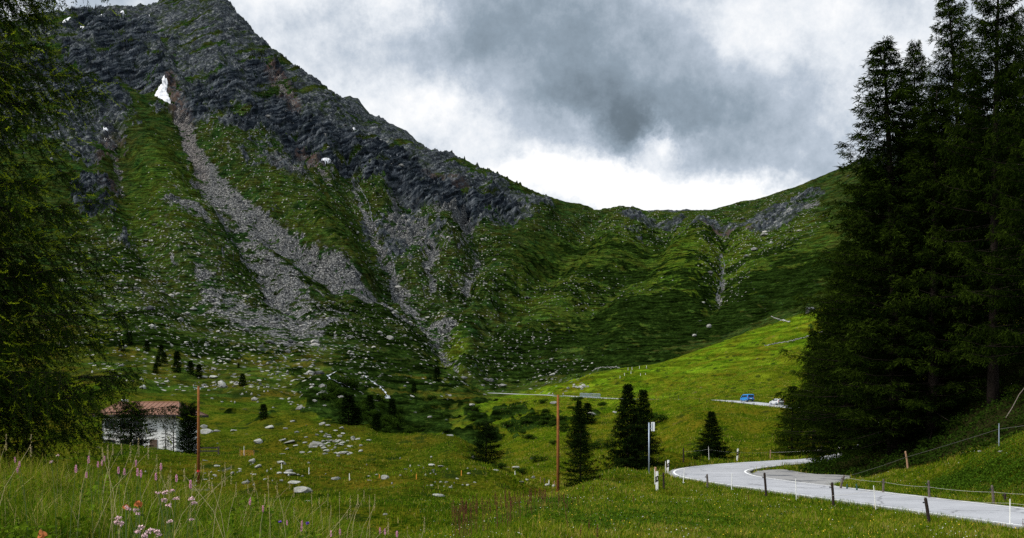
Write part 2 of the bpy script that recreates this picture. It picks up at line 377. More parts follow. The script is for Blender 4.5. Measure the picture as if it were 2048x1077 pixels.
# where single boulders lie thick
bould = np.maximum.reduce([
    blob(330,560,220,120,25)*.8, blob(520,640,260,90,12)*1., blob(450,740,330,60,8)*.75, blob(840,620,110,90,30)*.9, blob(640,740,180,50,5)*.7,
    blob(260,640,160,110,0)*.7, blob(940,580,90,70,0)*.5, blob(860,500,160,110,20)*.8, blob(600,330,260,120,20)*.5, blob(980,700,170,80,-5)*.42, blob(1150,590,190,40,0)*.35,
    blob(1300,450,260,40,0)*.5, blob(1450,520,60,90,0)*.6, blob(950,740,120,60,0)*.5, blob(1100,745,90,40,0)*.5, blob(420,470,160,110,25)*.55, blob(1540,450,110,60,-15)*.7])
# dwarf shrub heath, running in bands along the contour
sn = fbm(X/26, Z/5.5 + X/60, 71, 4)*.6 + fbm(X/70, Y/60, 73, 3)*.75 + fbm(X/9, Z/2.2, 75, 3)*.35
shreg = np.maximum.reduce([
    blob(1150,690,330,70,-8)*1.0, blob(1450,610,300,55,-18)*1.1, blob(1560,560,180,40,-22)*.9, blob(760,650,200,60,10)*.9, blob(820,760,200,70,10)*.95, blob(700,810,120,60,15)*1.25,
    blob(440,690,250,60,12)*.8, blob(560,540,120,60,20)*.6, blob(690,450,90,70,35)*.35, blob(1000,560,200,90,-15)*.55, blob(1250,560,230,70,-10)*.72, blob(1350,490,300,50,0)*.55, blob(1100,500,140,70,-20)*.6, blob(1500,530,160,50,-20)*.6,
    blob(840,600,60,60,0)*.5, blob(900,470,80,60,20)*.5, blob(760,500,80,40,30)*.5, blob(1040,860,140,50,5)*.7, blob(1130,850,80,40,0)*.75, blob(920,880,80,30,0)*.5, blob(330,690,200,50,0)*.5, blob(480,830,120,22,6,120)*.5,
    blob(730,860,110,26,12,120)*1.1, blob(930,910,70,30,20,90)*.6, blob(830,840,90,40,0)*.8, blob(470,600,100,50,0)*.4, blob(250,520,60,40,0)*.6])
sn2 = fbm(X/5, Z/1.6+X/30, 77, 3)
shrub = sstep(.40, .70, shreg*.66 + .55*sn + .34*sn2 + .08) * (1-.9*rock) * (1-.95*scree)
shrub *= 1-sstep(16, 8, RD)
shrub *= .30+.70*sstep(150, 220, D)
shrub = np.maximum(shrub, .75*np.exp(-((D-46)/2.6)**2)*sstep(640,720,PX)*(1-sstep(920,1000,PX))*sstep(-.3,.3,n4))  # dark band painted in for the shaded bank of the near hollow
# brightness of the turf: rim meadow on the right is yellow green, the mountain darker and bluer
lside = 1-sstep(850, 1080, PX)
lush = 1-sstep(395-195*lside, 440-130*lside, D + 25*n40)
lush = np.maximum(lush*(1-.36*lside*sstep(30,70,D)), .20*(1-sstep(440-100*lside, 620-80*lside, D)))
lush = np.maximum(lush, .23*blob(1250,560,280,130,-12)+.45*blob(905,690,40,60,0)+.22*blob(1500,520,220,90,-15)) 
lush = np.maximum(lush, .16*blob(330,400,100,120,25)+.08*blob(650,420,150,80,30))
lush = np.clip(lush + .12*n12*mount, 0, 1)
# ---------------------------------------------------------------- relief
nearf = sstep(18, 60, D); midf = sstep(60, 200, D)
# gullies cut by the chutes and streams, spurs standing between them
gul = [([(352,205,16),(392,300,24),(432,360,28),(500,425,30),(580,478,28),(660,530,24),(740,578,18)], 11), ([(690,300,14),(705,340,22),(740,410,30),(757,468,36),(792,550,34),(850,610,30),(890,690,26)], 20),
       ([(800,370,14),(815,440,26),(860,505,24),(875,570,22)], 13), ([(590,215,10),(600,290,18),(660,370,24),(720,470,22),(770,560,16)], 10), ([(230,260,12),(250,370,20),(300,500,24),(380,610,22)], 9),
       ([(930,420,12),(945,500,22),(930,580,24),(900,650,20)], 12), ([(1445,470,14),(1452,530,22),(1430,600,22)], 10), ([(1190,440,16),(1140,520,26),(1040,600,26),(950,680,20)], 8), ([(1330,470,16),(1290,540,26),(1180,620,26),(1060,690,22)], 7),
       ([(470,470,10),(540,560,20),(600,640,20)], 6), ([(700,790,20),(760,830,26),(810,870,20)], 5)]
spur = [([(440,240,14),(500,330,26),(590,420,30),(690,510,26),(760,570,16)], 10), ([(620,345,16),(670,430,28),(730,520,24)], 9), ([(760,350,12),(790,420,18),(830,510,20)], 8), ([(860,470,30),(905,505,34)], 12), ([(300,300,20),(340,420,36),(420,540,36)], 9),
        ([(1080,430,20),(1040,520,34),(980,600,30)], 9), ([(1250,450,24),(1200,550,36),(1090,640,30)], 8), ([(1400,480,24),(1360,560,34),(1250,640,30)], 8)]
carve = np.zeros(X.shape)
for pts, dep in gul: carve -= dep*seg_mask([(a_,b_,c_*1.25) for a_,b_,c_ in pts], 1.0, (wob[0]*1.5, wob[1]*1.5))
for pts, dep in spur: carve += dep*seg_mask([(a_,b_,c_*1.25) for a_,b_,c_ in pts], 1.0, (wob[0]*1.5, wob[1]*1.5))
carve *= np.clip(D/900, .3, 1.1)
cliff = np.maximum.reduce([blob(425,185,75,42,-35), blob(500,235,95,36,20), blob(590,255,110,36,25), blob(690,290,110,32,28), blob(790,330,90,34,25), blob(880,385,100,40,25), blob(150,150,110,60,25), blob(270,130,90,40,30), blob(180,390,55,60,0), blob(240,60,120,30,10), blob(960,400,90,30,20), blob(540,160,60,40,35)])
cliff = sstep(.25,.75, cliff + .45*n12 + .3*n40)*rock
rel = carve + (.10+.25*midf)*fbm(X/7, Y/7, 5, 4)*nearf + .9*midf*(1-mount)*fbm(X/28, Y/28, 6, 3)
vall = sstep(40, 75, D)*(1-sstep(330, 430, D))
rel -= .9*np.exp(-((D-41)/6.5)**2)*sstep(600,700,PX)*(1-sstep(930,1040,PX))
rel += vall*(1.3*fbm(X/17, Y/13, 301, 3) + 2.2*np.clip(fbm(X/34+3, Y/24, 303, 2), -.4, 1))
rel += .03*fbm(X/.9, Y/.9, 8, 3)*(1-midf)
rel += mount*(6*n90 + 3.2*n40*(.5+rock) + 1.3*n12*(.5+rock*1.6) + .5*n4)
c30, s30 = math.cos(R(46)), math.sin(R(46))
sc_ = (Z*c30 - X*s30); sa_ = (X*c30 + Z*s30)
strata = ridged(sa_/120+.35*n40, sc_/13+.22*n12, 91, 3)
strata2 = ridged(sa_/48, sc_/4.6+.12*n4, 95, 2)
crag = ridged(X/55, Y/55, 101, 5)
lf = 1-sstep(950, 1250, PX)
rib = lf*(ridged(fcl/120, D/900, 121, 2)-.55) + .75*(1-lf)*(ridged(fcr/150, D/700, 122, 2)-.55)
rib2 = lf*(ridged(fcl/44, D/500, 123, 3)-.55) + .6*(1-lf)*(ridged(fcr/60, D/400, 124, 3)-.55)
crest = np.interp(cols, ck, [max(q[0] for q in COLS[k]) for k in ck])[None,:]
below = 1-sstep(.84, .97, D/crest); rib *= below; rib2 *= .25+.75*below
rel += mount*sstep(560, 760, D)*(13*rib*(.35+.65*np.maximum(rockreg, .3)) + 5.5*rib2*(.45+rock))
rel += (.3+.7*below)*mount*rock*(1-.65*cliff)*(5.2*(ridged(X/9, Y/9, 131, 2)-.55) + 2.3*(ridged(X/3.8, Y/3.8, 133, 2)-.55))
rel += mount*cliff*(17*(strata-.6) + 6.5*(strata2-.55))
rel += mount*rock*(7.5*(strata-.5) + 2.6*(strata2-.5) + (2+6*below)*(1-.6*cliff)*(crag-.55) + .9*fbm(X/2.3, Y/2.3, 19, 2))
rel += shrub*(.35+.85*midf)*(.55+.8*np.abs(fbm(X/3.2, Y/3.2, 15, 3)))
rel -= scree*mount*2.0
rel += scree*mount*.9*fbm(X/3, Y/3, 25, 2)
# knobbly outcrops on the pass and terraced cattle tracks on the right hillside
tr = sstep(120, 200, D)*(1-mount)*sstep(1000, 1200, PX)
rel += tr*.16*np.sin(Z*3.2 + 3*n12)
Z = Z + rel
# small rise that hides the road between its two visible stretches
Z += 1.15*np.exp(-((PX-1347)/40)**2 - ((D-222)/14)**2)
# road bed
rb = 1-sstep(HW+.6, HW+6.5, RD)
Z = np.where(RD < 15, Z*(1-rb) + (RZ-.07)*rb, Z)
rb = 1-sstep(-.1, 3.0, LB)
Z = Z*(1-rb) + (-3.47)*rb
# house pad
hp = 1-sstep(7, 14, np.hypot(X+46.0, Y-133))
Z = Z*(1-hp) + (-4.05)*hp
# a farther rocky ridge just showing above the near one
farp = np.interp(cols, [560,660,685,700,716,730,745,765,780,800,815,832,860,960], [260,215,197,193,199,216,236,248,246,256,264,280,330,420])[None,:] + 3*n12
Z = np.where(D > 1700, np.maximum(Z, (HY-farp-.006*(D-1900)**2)*D/F0), Z)
rock = np.where(D > 1700, 1, rock)
PYF = HY - Z*F0/D

def zat(x, y):
    """height of the ground at x, y"""
    x = np.atleast_1d(np.asarray(x, float)); y = np.atleast_1d(np.asarray(y, float))
    px = np.clip(CX+F0*x/y, cols[0], cols[-1]-1e-3); ly = np.clip(np.log(y), LR[0], LR[-1]-1e-6)
    i = np.clip(np.searchsorted(LR, ly)-1, 0, len(rows)-2); j = np.clip(np.searchsorted(cols, px)-1, 0, len(cols)-2)
    u = (y-rows[i])/(rows[i+1]-rows[i]); v = (px-cols[j])/(cols[j+1]-cols[j])
    return (Z[i,j]*(1-u)*(1-v)+Z[i+1,j]*u*(1-v)+Z[i,j+1]*(1-u)*v+Z[i+1,j+1]*u*v)
def at(px, d):
    """ground point at distance d in the direction of a photo column"""
    x = (px-CX)/F0*d; return Vector((x, d, float(zat(x, d)[0])))
def hit(px, py, dmin=20):
    """first ground point seen along the direction of photo pixel (px, py)"""
    j = int(np.clip(np.searchsorted(cols, px), 0, len(cols)-1)); c = PYF[:, j]
    ok = np.nonzero((c <= py) & (rows >= dmin))[0]
    if not len(ok): return at(px, 1200)
    i = max(ok[0], 1); d = rows[i]
    if c[i-1] > py: d = rows[i-1]+(rows[i]-rows[i-1])*(c[i-1]-py)/(c[i-1]-c[i]+1e-9)
    return at(px, d)

# ---------------------------------------------------------------- ground material: colours of turf, heath, slate and scree, with some shade painted in
def ground_mat():
    m, t, b = new_mat('alpine_ground')
    pos = t.add('ShaderNodeTexCoord').outputs['Object']
    a1 = t.add('ShaderNodeVertexColor', layer_name='cover'); s1 = t.add('ShaderNodeSeparateColor'); t.l.new(a1.outputs[0], s1.inputs[0])
    rock_, scree_, shrub_ = s1.outputs; lush_ = a1.outputs[1]
    a2 = t.add('ShaderNodeVertexColor', layer_name='tone'); s2 = t.add('ShaderNodeSeparateColor'); t.l.new(a2.outputs[0], s2.inputs[0])
    red_, wood_, dry_ = s2.outputs; far_ = a2.outputs[1]
    big = t.noise(pos, .05, 6, .6); mid = t.noise(pos, .45, 5, .65); fine = t.noise(pos, 3.0, 4, .7); tiny = t.noise(pos, 14., 3, .7)
    a3 = t.add('ShaderNodeVertexColor', layer_name='stones'); s3 = t.add('ShaderNodeSeparateColor'); t.l.new(a3.outputs[0], s3.inputs[0])
    bould_, mnt_, cliff_ = s3.outputs
    clump = t.noise(pos, .14, 6, .68)
    def ctr(n, a_, b_): return t.mapr(n, a_, b_)
    px_, py_, pz_ = t.sep(pos)
    ac = t.math('SUBTRACT', t.math('MULTIPLY', pz_, .743), t.math('MULTIPLY', px_, .669)); al = t.math('ADD', t.math('MULTIPLY', px_, .743), t.math('MULTIPLY', pz_, .669))
    lay = t.noise(t.comb(t.math('MULTIPLY', al, .030), t.math('MULTIPLY', py_, .06), t.math('MULTIPLY', ac, .20)), 1.0, 8, .70, .5)
    lay2 = t.noise(t.comb(t.math('MULTIPLY', al, .018), t.math('MULTIPLY', py_, .03), t.math('MULTIPLY', ac, .26)), 1.0, 5, .62, .3)
    rub = t.noise(pos, .22, 7, .78)
    streak = t.noise(t.comb(t.math('MULTIPLY', px_, .085), t.math('MULTIPLY', py_, .05), t.math('MULTIPLY', pz_, .62)), 1.0, 6, .68)
    # turf
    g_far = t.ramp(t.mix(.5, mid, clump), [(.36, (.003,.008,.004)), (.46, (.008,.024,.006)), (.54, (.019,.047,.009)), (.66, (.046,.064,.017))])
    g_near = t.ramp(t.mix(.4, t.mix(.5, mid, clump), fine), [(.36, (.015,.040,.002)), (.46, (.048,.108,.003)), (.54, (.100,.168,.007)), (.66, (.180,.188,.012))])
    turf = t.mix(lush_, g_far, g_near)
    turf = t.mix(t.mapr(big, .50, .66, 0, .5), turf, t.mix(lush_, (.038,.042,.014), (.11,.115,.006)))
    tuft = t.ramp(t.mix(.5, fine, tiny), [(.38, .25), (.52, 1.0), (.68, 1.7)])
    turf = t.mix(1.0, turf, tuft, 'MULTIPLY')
    turf = t.mix(1.0, turf, t.mix(t.mapr(far_, .0, .35), (.50,.44,.42), (1,1,1)), 'MULTIPLY')  # near turf toned down: thatch, and shade painted into the gaps between blades
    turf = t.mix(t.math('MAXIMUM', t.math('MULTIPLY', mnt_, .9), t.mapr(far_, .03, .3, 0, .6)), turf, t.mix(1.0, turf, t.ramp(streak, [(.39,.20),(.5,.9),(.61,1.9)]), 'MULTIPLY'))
    turf = t.mix(t.math('MULTIPLY', dry_, t.mapr(t.mix(.5, fine, mid), .42, .58)), turf, (.14,.085,.008))
    # dark tussocks and low bushes dotted over the turf
    vd = t.add('ShaderNodeTexVoronoi', feature='F1'); vd.inputs['Scale'].default_value = .42; t.l.new(pos, vd.inputs['Vector'])
    vr = t.add('ShaderNodeSeparateColor'); t.l.new(vd.outputs['Color'], vr.inputs[0])
    spot = t.math('MULTIPLY', t.mapr(t.math('ADD', vd.outputs['Distance'], t.math('MULTIPLY', fine, .5)), .50, .70, 1, 0), t.mapr(t.math('ADD', vr.outputs[0], t.math('MULTIPLY', clump, .9)), .98, 1.08))
    turf = t.mix(t.math('MULTIPLY', spot, .8), turf, (.012,.022,.004))
    # heath
    heath = t.ramp(t.mix(.45, mid, fine), [(.36, (.002,.005,.001)), (.48, (.006,.013,.002)), (.58, (.015,.030,.004)), (.70, (.040,.034,.008))])
    heath = t.mix(1.0, heath, t.ramp(streak, [(.39,.25),(.5,.9),(.61,2.0)]), 'MULTIPLY')
    c = t.mix(t.mapr(t.math('ADD', shrub_, t.math('MULTIPLY', t.math('SUBTRACT', t.mix(.5, mid, fine), .5), 1.6)), .38, .60), turf, heath)
    # slate
    slate = t.ramp(t.mapr(t.mix(.6, lay, rub), .40, .62), [(.05, (.002,.003,.005)), (.30, (.010,.014,.020)), (.52, (.036,.045,.054)), (.74, (.125,.135,.140)), (.97, (.30,.30,.28))])
    slate = t.mix(t.mapr(fine, .46, .66, 0, .55), slate, (.125,.13,.125))
    slate = t.mix(t.mapr(t.mix(.5, big, clump), .50, .58, 0, .85), slate, t.ramp(mid, [(.38,(.008,.016,.006)), (.62,(.036,.052,.014))]))
    slate = t.mix(t.math('MULTIPLY', cliff_, .85), slate, t.ramp(t.mapr(t.mix(.12, lay2, rub), .37, .63), [(.08, (.002,.003,.005)), (.36, (.008,.012,.018)), (.60, (.028,.036,.046)), (.92, (.125,.138,.150))]))  # cliff faces: darker slate with strata
    slate = t.mix(t.math('MULTIPLY', red_, t.mapr(clump, .42, .56, 0, .8)), slate, (.105,.066,.052))
    rf = t.mapr(t.math('ADD', rock_, t.math('MULTIPLY', t.math('SUBTRACT', t.mix(.5, mid, clump), .5), 2.8)), .40, .58)
    c = t.mix(rf, c, slate)
    # scree: pale stones over darker grit
    vo = t.add('ShaderNodeTexVoronoi', feature='F1'); vo.inputs['Scale'].default_value = .95; t.l.new(pos, vo.inputs['Vector'])
    vs = t.add('ShaderNodeSeparateColor'); t.l.new(vo.outputs['Color'], vs.inputs[0])
    stone = t.ramp(vo.outputs['Distance'], [(.25, 1.0), (.62, .18)])
    stone = t.mix(1.0, stone, t.ramp(vs.outputs[0], [(0, (.07,.075,.08)), (.5, (.17,.175,.175)), (1, (.39,.385,.36))]), 'MULTIPLY')
    stone = t.mix(t.mapr(mid, .5, .62, 0, .3), stone, (.06,.06,.058))
    stone = t.mix(t.math('MULTIPLY', red_, .45), stone, t.mix(1.0, stone, (1.10,.90,.83), 'MULTIPLY'))
    sf = t.mapr(t.math('ADD', scree_, t.math('MULTIPLY', t.math('SUBTRACT', t.mix(.5, mid, clump), .5), 3.2)), .36, .66)
    c = t.mix(sf, c, stone)
    # single stones lying in the turf
    vb = t.add('ShaderNodeTexVoronoi', feature='F1'); vb.inputs['Scale'].default_value = .36; t.l.new(pos, vb.inputs['Vector'])
    vq = t.add('ShaderNodeSeparateColor'); t.l.new(vb.outputs['Color'], vq.inputs[0])
    dens = t.math('MULTIPLY', bould_, t.mapr(clump, .36, .62, .15, 1.5))
    isb = t.math('MULTIPLY', t.mapr(t.math('ADD', vb.outputs['Distance'], t.math('MULTIPLY', fine, .4)), .42, .50, 1, 0), t.math('LESS_THAN', vq.outputs[0], t.math('MULTIPLY', dens, .8)))
    isb = t.math('MULTIPLY', isb, t.mapr(rock_, .4, .7, 1, 0))
    c = t.mix(isb, c, t.ramp(vq.outputs[1], [(0, (.11,.115,.11)), (1, (.36,.35,.31))]))
    # needle litter under the trees
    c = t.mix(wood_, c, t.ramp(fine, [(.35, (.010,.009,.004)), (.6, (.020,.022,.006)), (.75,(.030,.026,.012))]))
    t.set(b, 'Base Color', c); b.inputs['Roughness'].default_value = .95; b.inputs['Specular IOR Level'].default_value = .0
    bh = t.math('ADD', t.math('MULTIPLY', mid, 2.2), t.math('ADD', t.math('MULTIPLY', fine, .55), t.math('MULTIPLY', tiny, .12)))
    n1 = t.add('ShaderNodeBump'); n1.inputs['Distance'].default_value = 1.0; t.l.new(bh, n1.inputs['Height'])
    t.set(n1, 'Strength', t.mapr(far_, 0, 1, .25, .9)); t.l.new(n1.outputs[0], b.inputs['Normal'])
    return m
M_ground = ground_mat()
red = np.maximum.reduce([seg_mask([(590,215,10),(560,165,16),(540,140,10)],.6), seg_mask([(598,280,8),(630,318,14),(652,345,16)],.6), seg_mask([(340,160,10),(355,200,14),(375,260,16),(400,330,16)],.7),
                         blob(230,330,40,70)*.7, blob(1450,465,60,12)*.8, blob(900,360,60,10,20)*.6]).astype(np.float32)
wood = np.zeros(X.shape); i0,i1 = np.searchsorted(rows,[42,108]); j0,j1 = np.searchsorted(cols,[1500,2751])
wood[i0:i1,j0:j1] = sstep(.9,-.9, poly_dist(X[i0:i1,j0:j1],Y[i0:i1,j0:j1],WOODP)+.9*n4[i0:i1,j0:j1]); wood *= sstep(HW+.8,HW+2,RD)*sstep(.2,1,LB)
dry = np.clip(.5+n12*.9+.5*n40, 0, 1)*np.where(D<430, .55, .22)
stones = np.stack([bould*sstep(90,200,D), mount, cliff, 0*mount], -1).astype(np.float32)
cover = np.stack([rock, scree, shrub, lush], -1).astype(np.float32)
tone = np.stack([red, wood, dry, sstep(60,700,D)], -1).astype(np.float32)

# a valley floor (meadow) and the mountainside behind it share one seam
NR, NC = X.shape
def grid_faces(i0, i1):
    idx = np.arange((i1-i0)*NC).reshape(i1-i0, NC)
    return np.stack([idx[:-1,:-1], idx[:-1,1:], idx[1:,1:], idx[1:,:-1]], -1).reshape(-1,4)
isp = int(np.searchsorted(rows, 445))
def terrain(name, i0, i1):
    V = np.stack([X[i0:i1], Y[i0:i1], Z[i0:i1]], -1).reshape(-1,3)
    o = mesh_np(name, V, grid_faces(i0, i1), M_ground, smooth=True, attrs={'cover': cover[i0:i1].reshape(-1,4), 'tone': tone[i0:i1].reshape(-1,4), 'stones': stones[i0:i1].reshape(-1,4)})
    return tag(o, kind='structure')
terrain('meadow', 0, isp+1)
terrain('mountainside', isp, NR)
# ================================================================ sky, sun, camera
scn = bpy.context.scene
SUN_EL, SUN_AZ = R(43), R(-112)           # azimuth measured from +Y towards +X
w = bpy.data.worlds.new('World'); scn.world = w; w.use_nodes = True
t = NT(w.node_tree); t.n.clear()
wo = t.add('ShaderNodeOutputWorld'); bg = t.add('ShaderNodeBackground'); t.l.new(bg.outputs[0], wo.inputs[0]); bg.inputs[1].default_value = .1
sky = t.add('ShaderNodeTexSky', sky_type='NISHITA', sun_disc=False, sun_elevation=SUN_EL, sun_rotation=SUN_AZ)
gen = t.add('ShaderNodeTexCoord').outputs['Generated']
dx, dy, dz = t.sep(gen)
hor = t.math('MAXIMUM', t.math('ABSOLUTE', dy), .12)
u = t.math('DIVIDE', dx, hor); v = t.math('DIVIDE', dz, hor)
# ragged cloud edges: warp the direction by noise
wn = t.add('ShaderNodeTexNoise', noise_dimensions='3D'); t.set(wn, 'Vector', gen); wn.inputs['Scale'].default_value = 5.5; wn.inputs['Detail'].default_value = 7; wn.inputs['Roughness'].default_value = .68
wr, wg, wb = t.sep(wn.outputs['Color'])
u = t.math('MULTIPLY_ADD', t.math('SUBTRACT', wr, .5), .21, u); v = t.math('MULTIPLY_ADD', t.math('SUBTRACT', wg, .5), .16, v)
BL = [(1130,70,230,120,-.26),(940,110,70,120,-.13),(1010,240,60,60,-.07),(1190,215,115,50,-.24),(1225,262,42,38,-.24),(1420,140,180,90,-.11),(1520,265,200,80,-.11),(1600,330,120,40,-.06),(640,40,150,45,-.14),(860,320,90,50,-.02),(1300,190,260,60,-.10),
      (1250,372,290,48,.50),(800,225,160,80,.25),(1310,262,60,34,.32),(1450,418,420,42,.42),(1690,60,150,110,.16),(540,10,80,60,.12),(800,20,60,60,.16),(720,330,120,80,.15),(1370,30,60,40,.05),(1480,60,60,80,.10)]
acc = None
for (px, py, rx, ry, amp) in BL:
    a = t.math('MULTIPLY', t.math('SUBTRACT', u, (px-CX)/F0), F0/rx); b_ = t.math('MULTIPLY', t.math('SUBTRACT', v, (HY-py)/F0), F0/ry)
    r2 = t.math('MULTIPLY_ADD', a, a, t.math('MULTIPLY', b_, b_))
    e = t.math('MULTIPLY', t.math('POWER', 2.718, t.math('MULTIPLY', r2, -.9)), amp)
    acc = e if acc is None else t.math('ADD', acc, e)
cn = t.noise(gen, 8.0, 10, .68, 0); cn2 = t.noise(gen, 2.6, 4, .5)
val = t.math('ADD', t.math('ADD', .75, acc), t.math('ADD', t.math('MULTIPLY', t.math('SUBTRACT', cn, .5), 1.0), t.math('MULTIPLY', t.math('SUBTRACT', cn2, .5), .25)))
ccol = t.ramp(val, [(.0, (.11,.14,.16)), (.25, (.165,.210,.250)), (.5, (.295,.365,.435)), (.70, (.52,.59,.68)), (.86, (.85,.89,.94)), (1., (1.08,1.08,1.08))])
# overcast deck: brightened overhead, out of view, to add light on the ground
zen = t.mapr(dz, .42, .85, 1.0, 1.7, True)
ccol = t.mix(1.0, ccol, t.comb(zen, zen, zen), 'MULTIPLY')
mul = t.mix(1.0, ccol, (10.,10.,10.), 'MULTIPLY')
t.set(bg, 0, t.mix(.94, sky.outputs[0], mul))
sl = bpy.data.lights.new('sun', 'SUN'); sl.energy = 3.7; sl.angle = R(11); sl.color = (1., .95, .88)
so = bpy.data.objects.new('sun', sl); C.objects.link(so)
sd = Vector((math.sin(SUN_AZ)*math.cos(SUN_EL), math.cos(SUN_AZ)*math.cos(SUN_EL), math.sin(SUN_EL)))
so.rotation_euler = sd.to_track_quat('Z','Y').to_euler(); so.location = (0,0,60)
cam = bpy.data.cameras.new('camera'); co = bpy.data.objects.new('camera', cam); C.objects.link(co); scn.camera = co
co.location = (0,0,0); co.rotation_euler = (R(90),0,0)
cam.sensor_fit = 'HORIZONTAL'; cam.sensor_width = 36; cam.lens = 36*F0/2048; cam.shift_y = (HY-538.5)/2048; cam.clip_start = .1; cam.clip_end = 6000
scn.view_settings.view_transform = 'Standard'; scn.view_settings.look = 'None'; scn.view_settings.exposure = 0.0; scn.view_settings.gamma = 1
scn.cycles.max_bounces = 5; scn.cycles.diffuse_bounces = 2; scn.cycles.transparent_max_bounces = 6; scn.cycles.use_denoising = False

# ================================================================ road, markings, lay-by
def asphalt_mat():
    m, t, b = new_mat('asphalt')
    pos = t.add('ShaderNodeTexCoord').outputs['Object']
    n1 = t.noise(pos, .35, 5, .6); n2 = t.noise(pos, 40, 3); n3 = t.noise(pos, 2.2, 5, .65)
    c = t.ramp(n1, [(.3, (.31,.315,.33)), (.7, (.41,.415,.43))])
    c = t.mix(1., c, t.ramp(n2, [(.3,.85),(.7,1.12)]), 'MULTIPLY')
    c = t.mix(t.mapr(n3, .56, .66, 0, .45), c, (.20,.205,.215))
    uv = t.add('ShaderNodeVertexColor', layer_name='tint'); sx = t.add('ShaderNodeSeparateColor'); t.l.new(uv.outputs[0], sx.inputs[0])
    # tyre tracks and mended cracks along the lanes
    lane = t.math('ABSOLUTE', t.math('SUBTRACT', t.math('ABSOLUTE', sx.outputs[0]), .9))
    c = t.mix(t.math('MULTIPLY', t.mapr(t.math('ADD', lane, t.math('MULTIPLY', n3, .3)), .12, .42, 1, 0, True), t.mapr(n1,.4,.6,.12,.42)), c, (.22,.22,.235))
    vo = t.add('ShaderNodeTexVoronoi', feature='DISTANCE_TO_EDGE'); vo.inputs['Scale'].default_value = .22
    dv = t.add('ShaderNodeVectorMath', operation='ADD'); t.l.new(pos, dv.inputs[0]); nn = t.add('ShaderNodeTexNoise'); nn.inputs['Scale'].default_value = .8; t.l.new(pos, nn.inputs['Vector']); t.l.new(nn.outputs['Color'], dv.inputs[1])
    t.l.new(dv.outputs[0], vo.inputs['Vector'])
    c = t.mix(t.mapr(vo.outputs['Distance'], .006, .016, .6, 0), c, (.09,.09,.095))
    c = t.mix(t.mapr(t.math('ADD', sx.outputs[0], t.math('MULTIPLY', t.math('SUBTRACT', n3, .5), .5)), .90, 1.02, 0, .75), c, (.15,.14,.115))
    t.set(b, 'Base Color', c); b.inputs['Roughness'].default_value = .85
    t.l.new(t.bump(n2, .3, .01), b.inputs['Normal'])
    return m
M_asph = asphalt_mat()
M_paint = simple('road_paint', (.78,.78,.76), .6, var=.12, scale=3)
T = np.gradient(RP, axis=0); T[:,2] = 0; T /= np.linalg.norm(T, axis=1)[:,None]
Nn = np.stack([T[:,1], -T[:,0], 0*T[:,0]], 1)           # to the right of the direction of travel
def ribbon(name, offs, dz, mat, s0=0, s1=None, kind='structure', skirt=True, jag=0.):
    P = RP[s0:s1]; N_ = Nn[s0:s1]
    rows_ = [P + N_*o + np.array([0,0,dz]) for o in offs]
    if jag: 
        for k in (0, -1): rows_[k] = rows_[k] + N_*(rng.normal(0, jag, (len(P),1)))
    V = [r for r in rows_]; tint = [np.full(len(P), o/3.) for o in offs]
    if skirt:
        V = [rows_[0]-N_*.05+np.array([0,0,-.25])] + V + [rows_[-1]+N_*.05+np.array([0,0,-.25])]; tint = [tint[0]]+tint+[tint[-1]]
    k, n = len(V), len(P)
    V = np.stack(V, 1).reshape(-1,3); idx = np.arange(n*k).reshape(n,k)
    F = np.stack([idx[:-1,:-1], idx[:-1,1:], idx[1:,1:], idx[1:,:-1]], -1).reshape(-1,4)
    tt = np.stack(tint, 1).reshape(-1); col = np.stack([np.abs(tt)*3/2.85, tt*0, tt*0], 1)
    return tag(mesh_np(name, V, F[:, ::-1] if False else F, mat, col=col), kind=kind)
ribbon('road', np.linspace(-HW, HW, 13), 0.0, M_asph, jag=.05)
iA = int(np.argmin(np.abs(RP[:,1]-24))); iB = int(np.argmin(np.hypot(RP[:,0]-36, RP[:,1]-103)))
ribbon('edge_line', (2.42, 2.57), .008, M_paint, iA, iB, skirt=False).name = 'road_marking'
ribbon('edge_line', (-2.57, -2.42), .008, M_paint, iA, len(RP)-2, skirt=False).name = 'road_marking'
# lay-by of older tarmac inside the bend
def layby():
    P = np.array(LAYBY+LAYBY[:1], float); P = catmull([(p[0],p[1],0) for p in P], .4)
    c = P.mean(0); rings = [.0,.3,.6,.85,1.]
    V = [c + (P-c)*r for r in rings]; V = np.stack(V); V[-1] += rng.normal(0,.10,V[-1].shape); V[...,2] = -3.43
    n = V.shape[1]; idx = np.arange(len(rings)*n).reshape(len(rings), n)
    F = np.stack([idx[:-1,:-1], idx[1:,:-1], idx[1:,1:], idx[:-1,1:]], -1).reshape(-1,4)
    m, t, b = new_mat('worn_tarmac'); pos = t.add('ShaderNodeTexCoord').outputs['Object']
    n1 = t.noise(pos, .5, 5, .6); n2 = t.noise(pos, 18, 4)
    c_ = t.mix(t.mapr(n1, .53, .6), (.27,.265,.255), (.10,.105,.115))
    c_ = t.mix(1., c_, t.ramp(n2, [(.3,.75),(.7,1.2)]), 'MULTIPLY')
    t.set(b, 'Base Color', c_); b.inputs['Roughness'].default_value = .95
    tag(mesh_np('lay_by', V.reshape(-1,3), F, m), kind='structure')
layby()
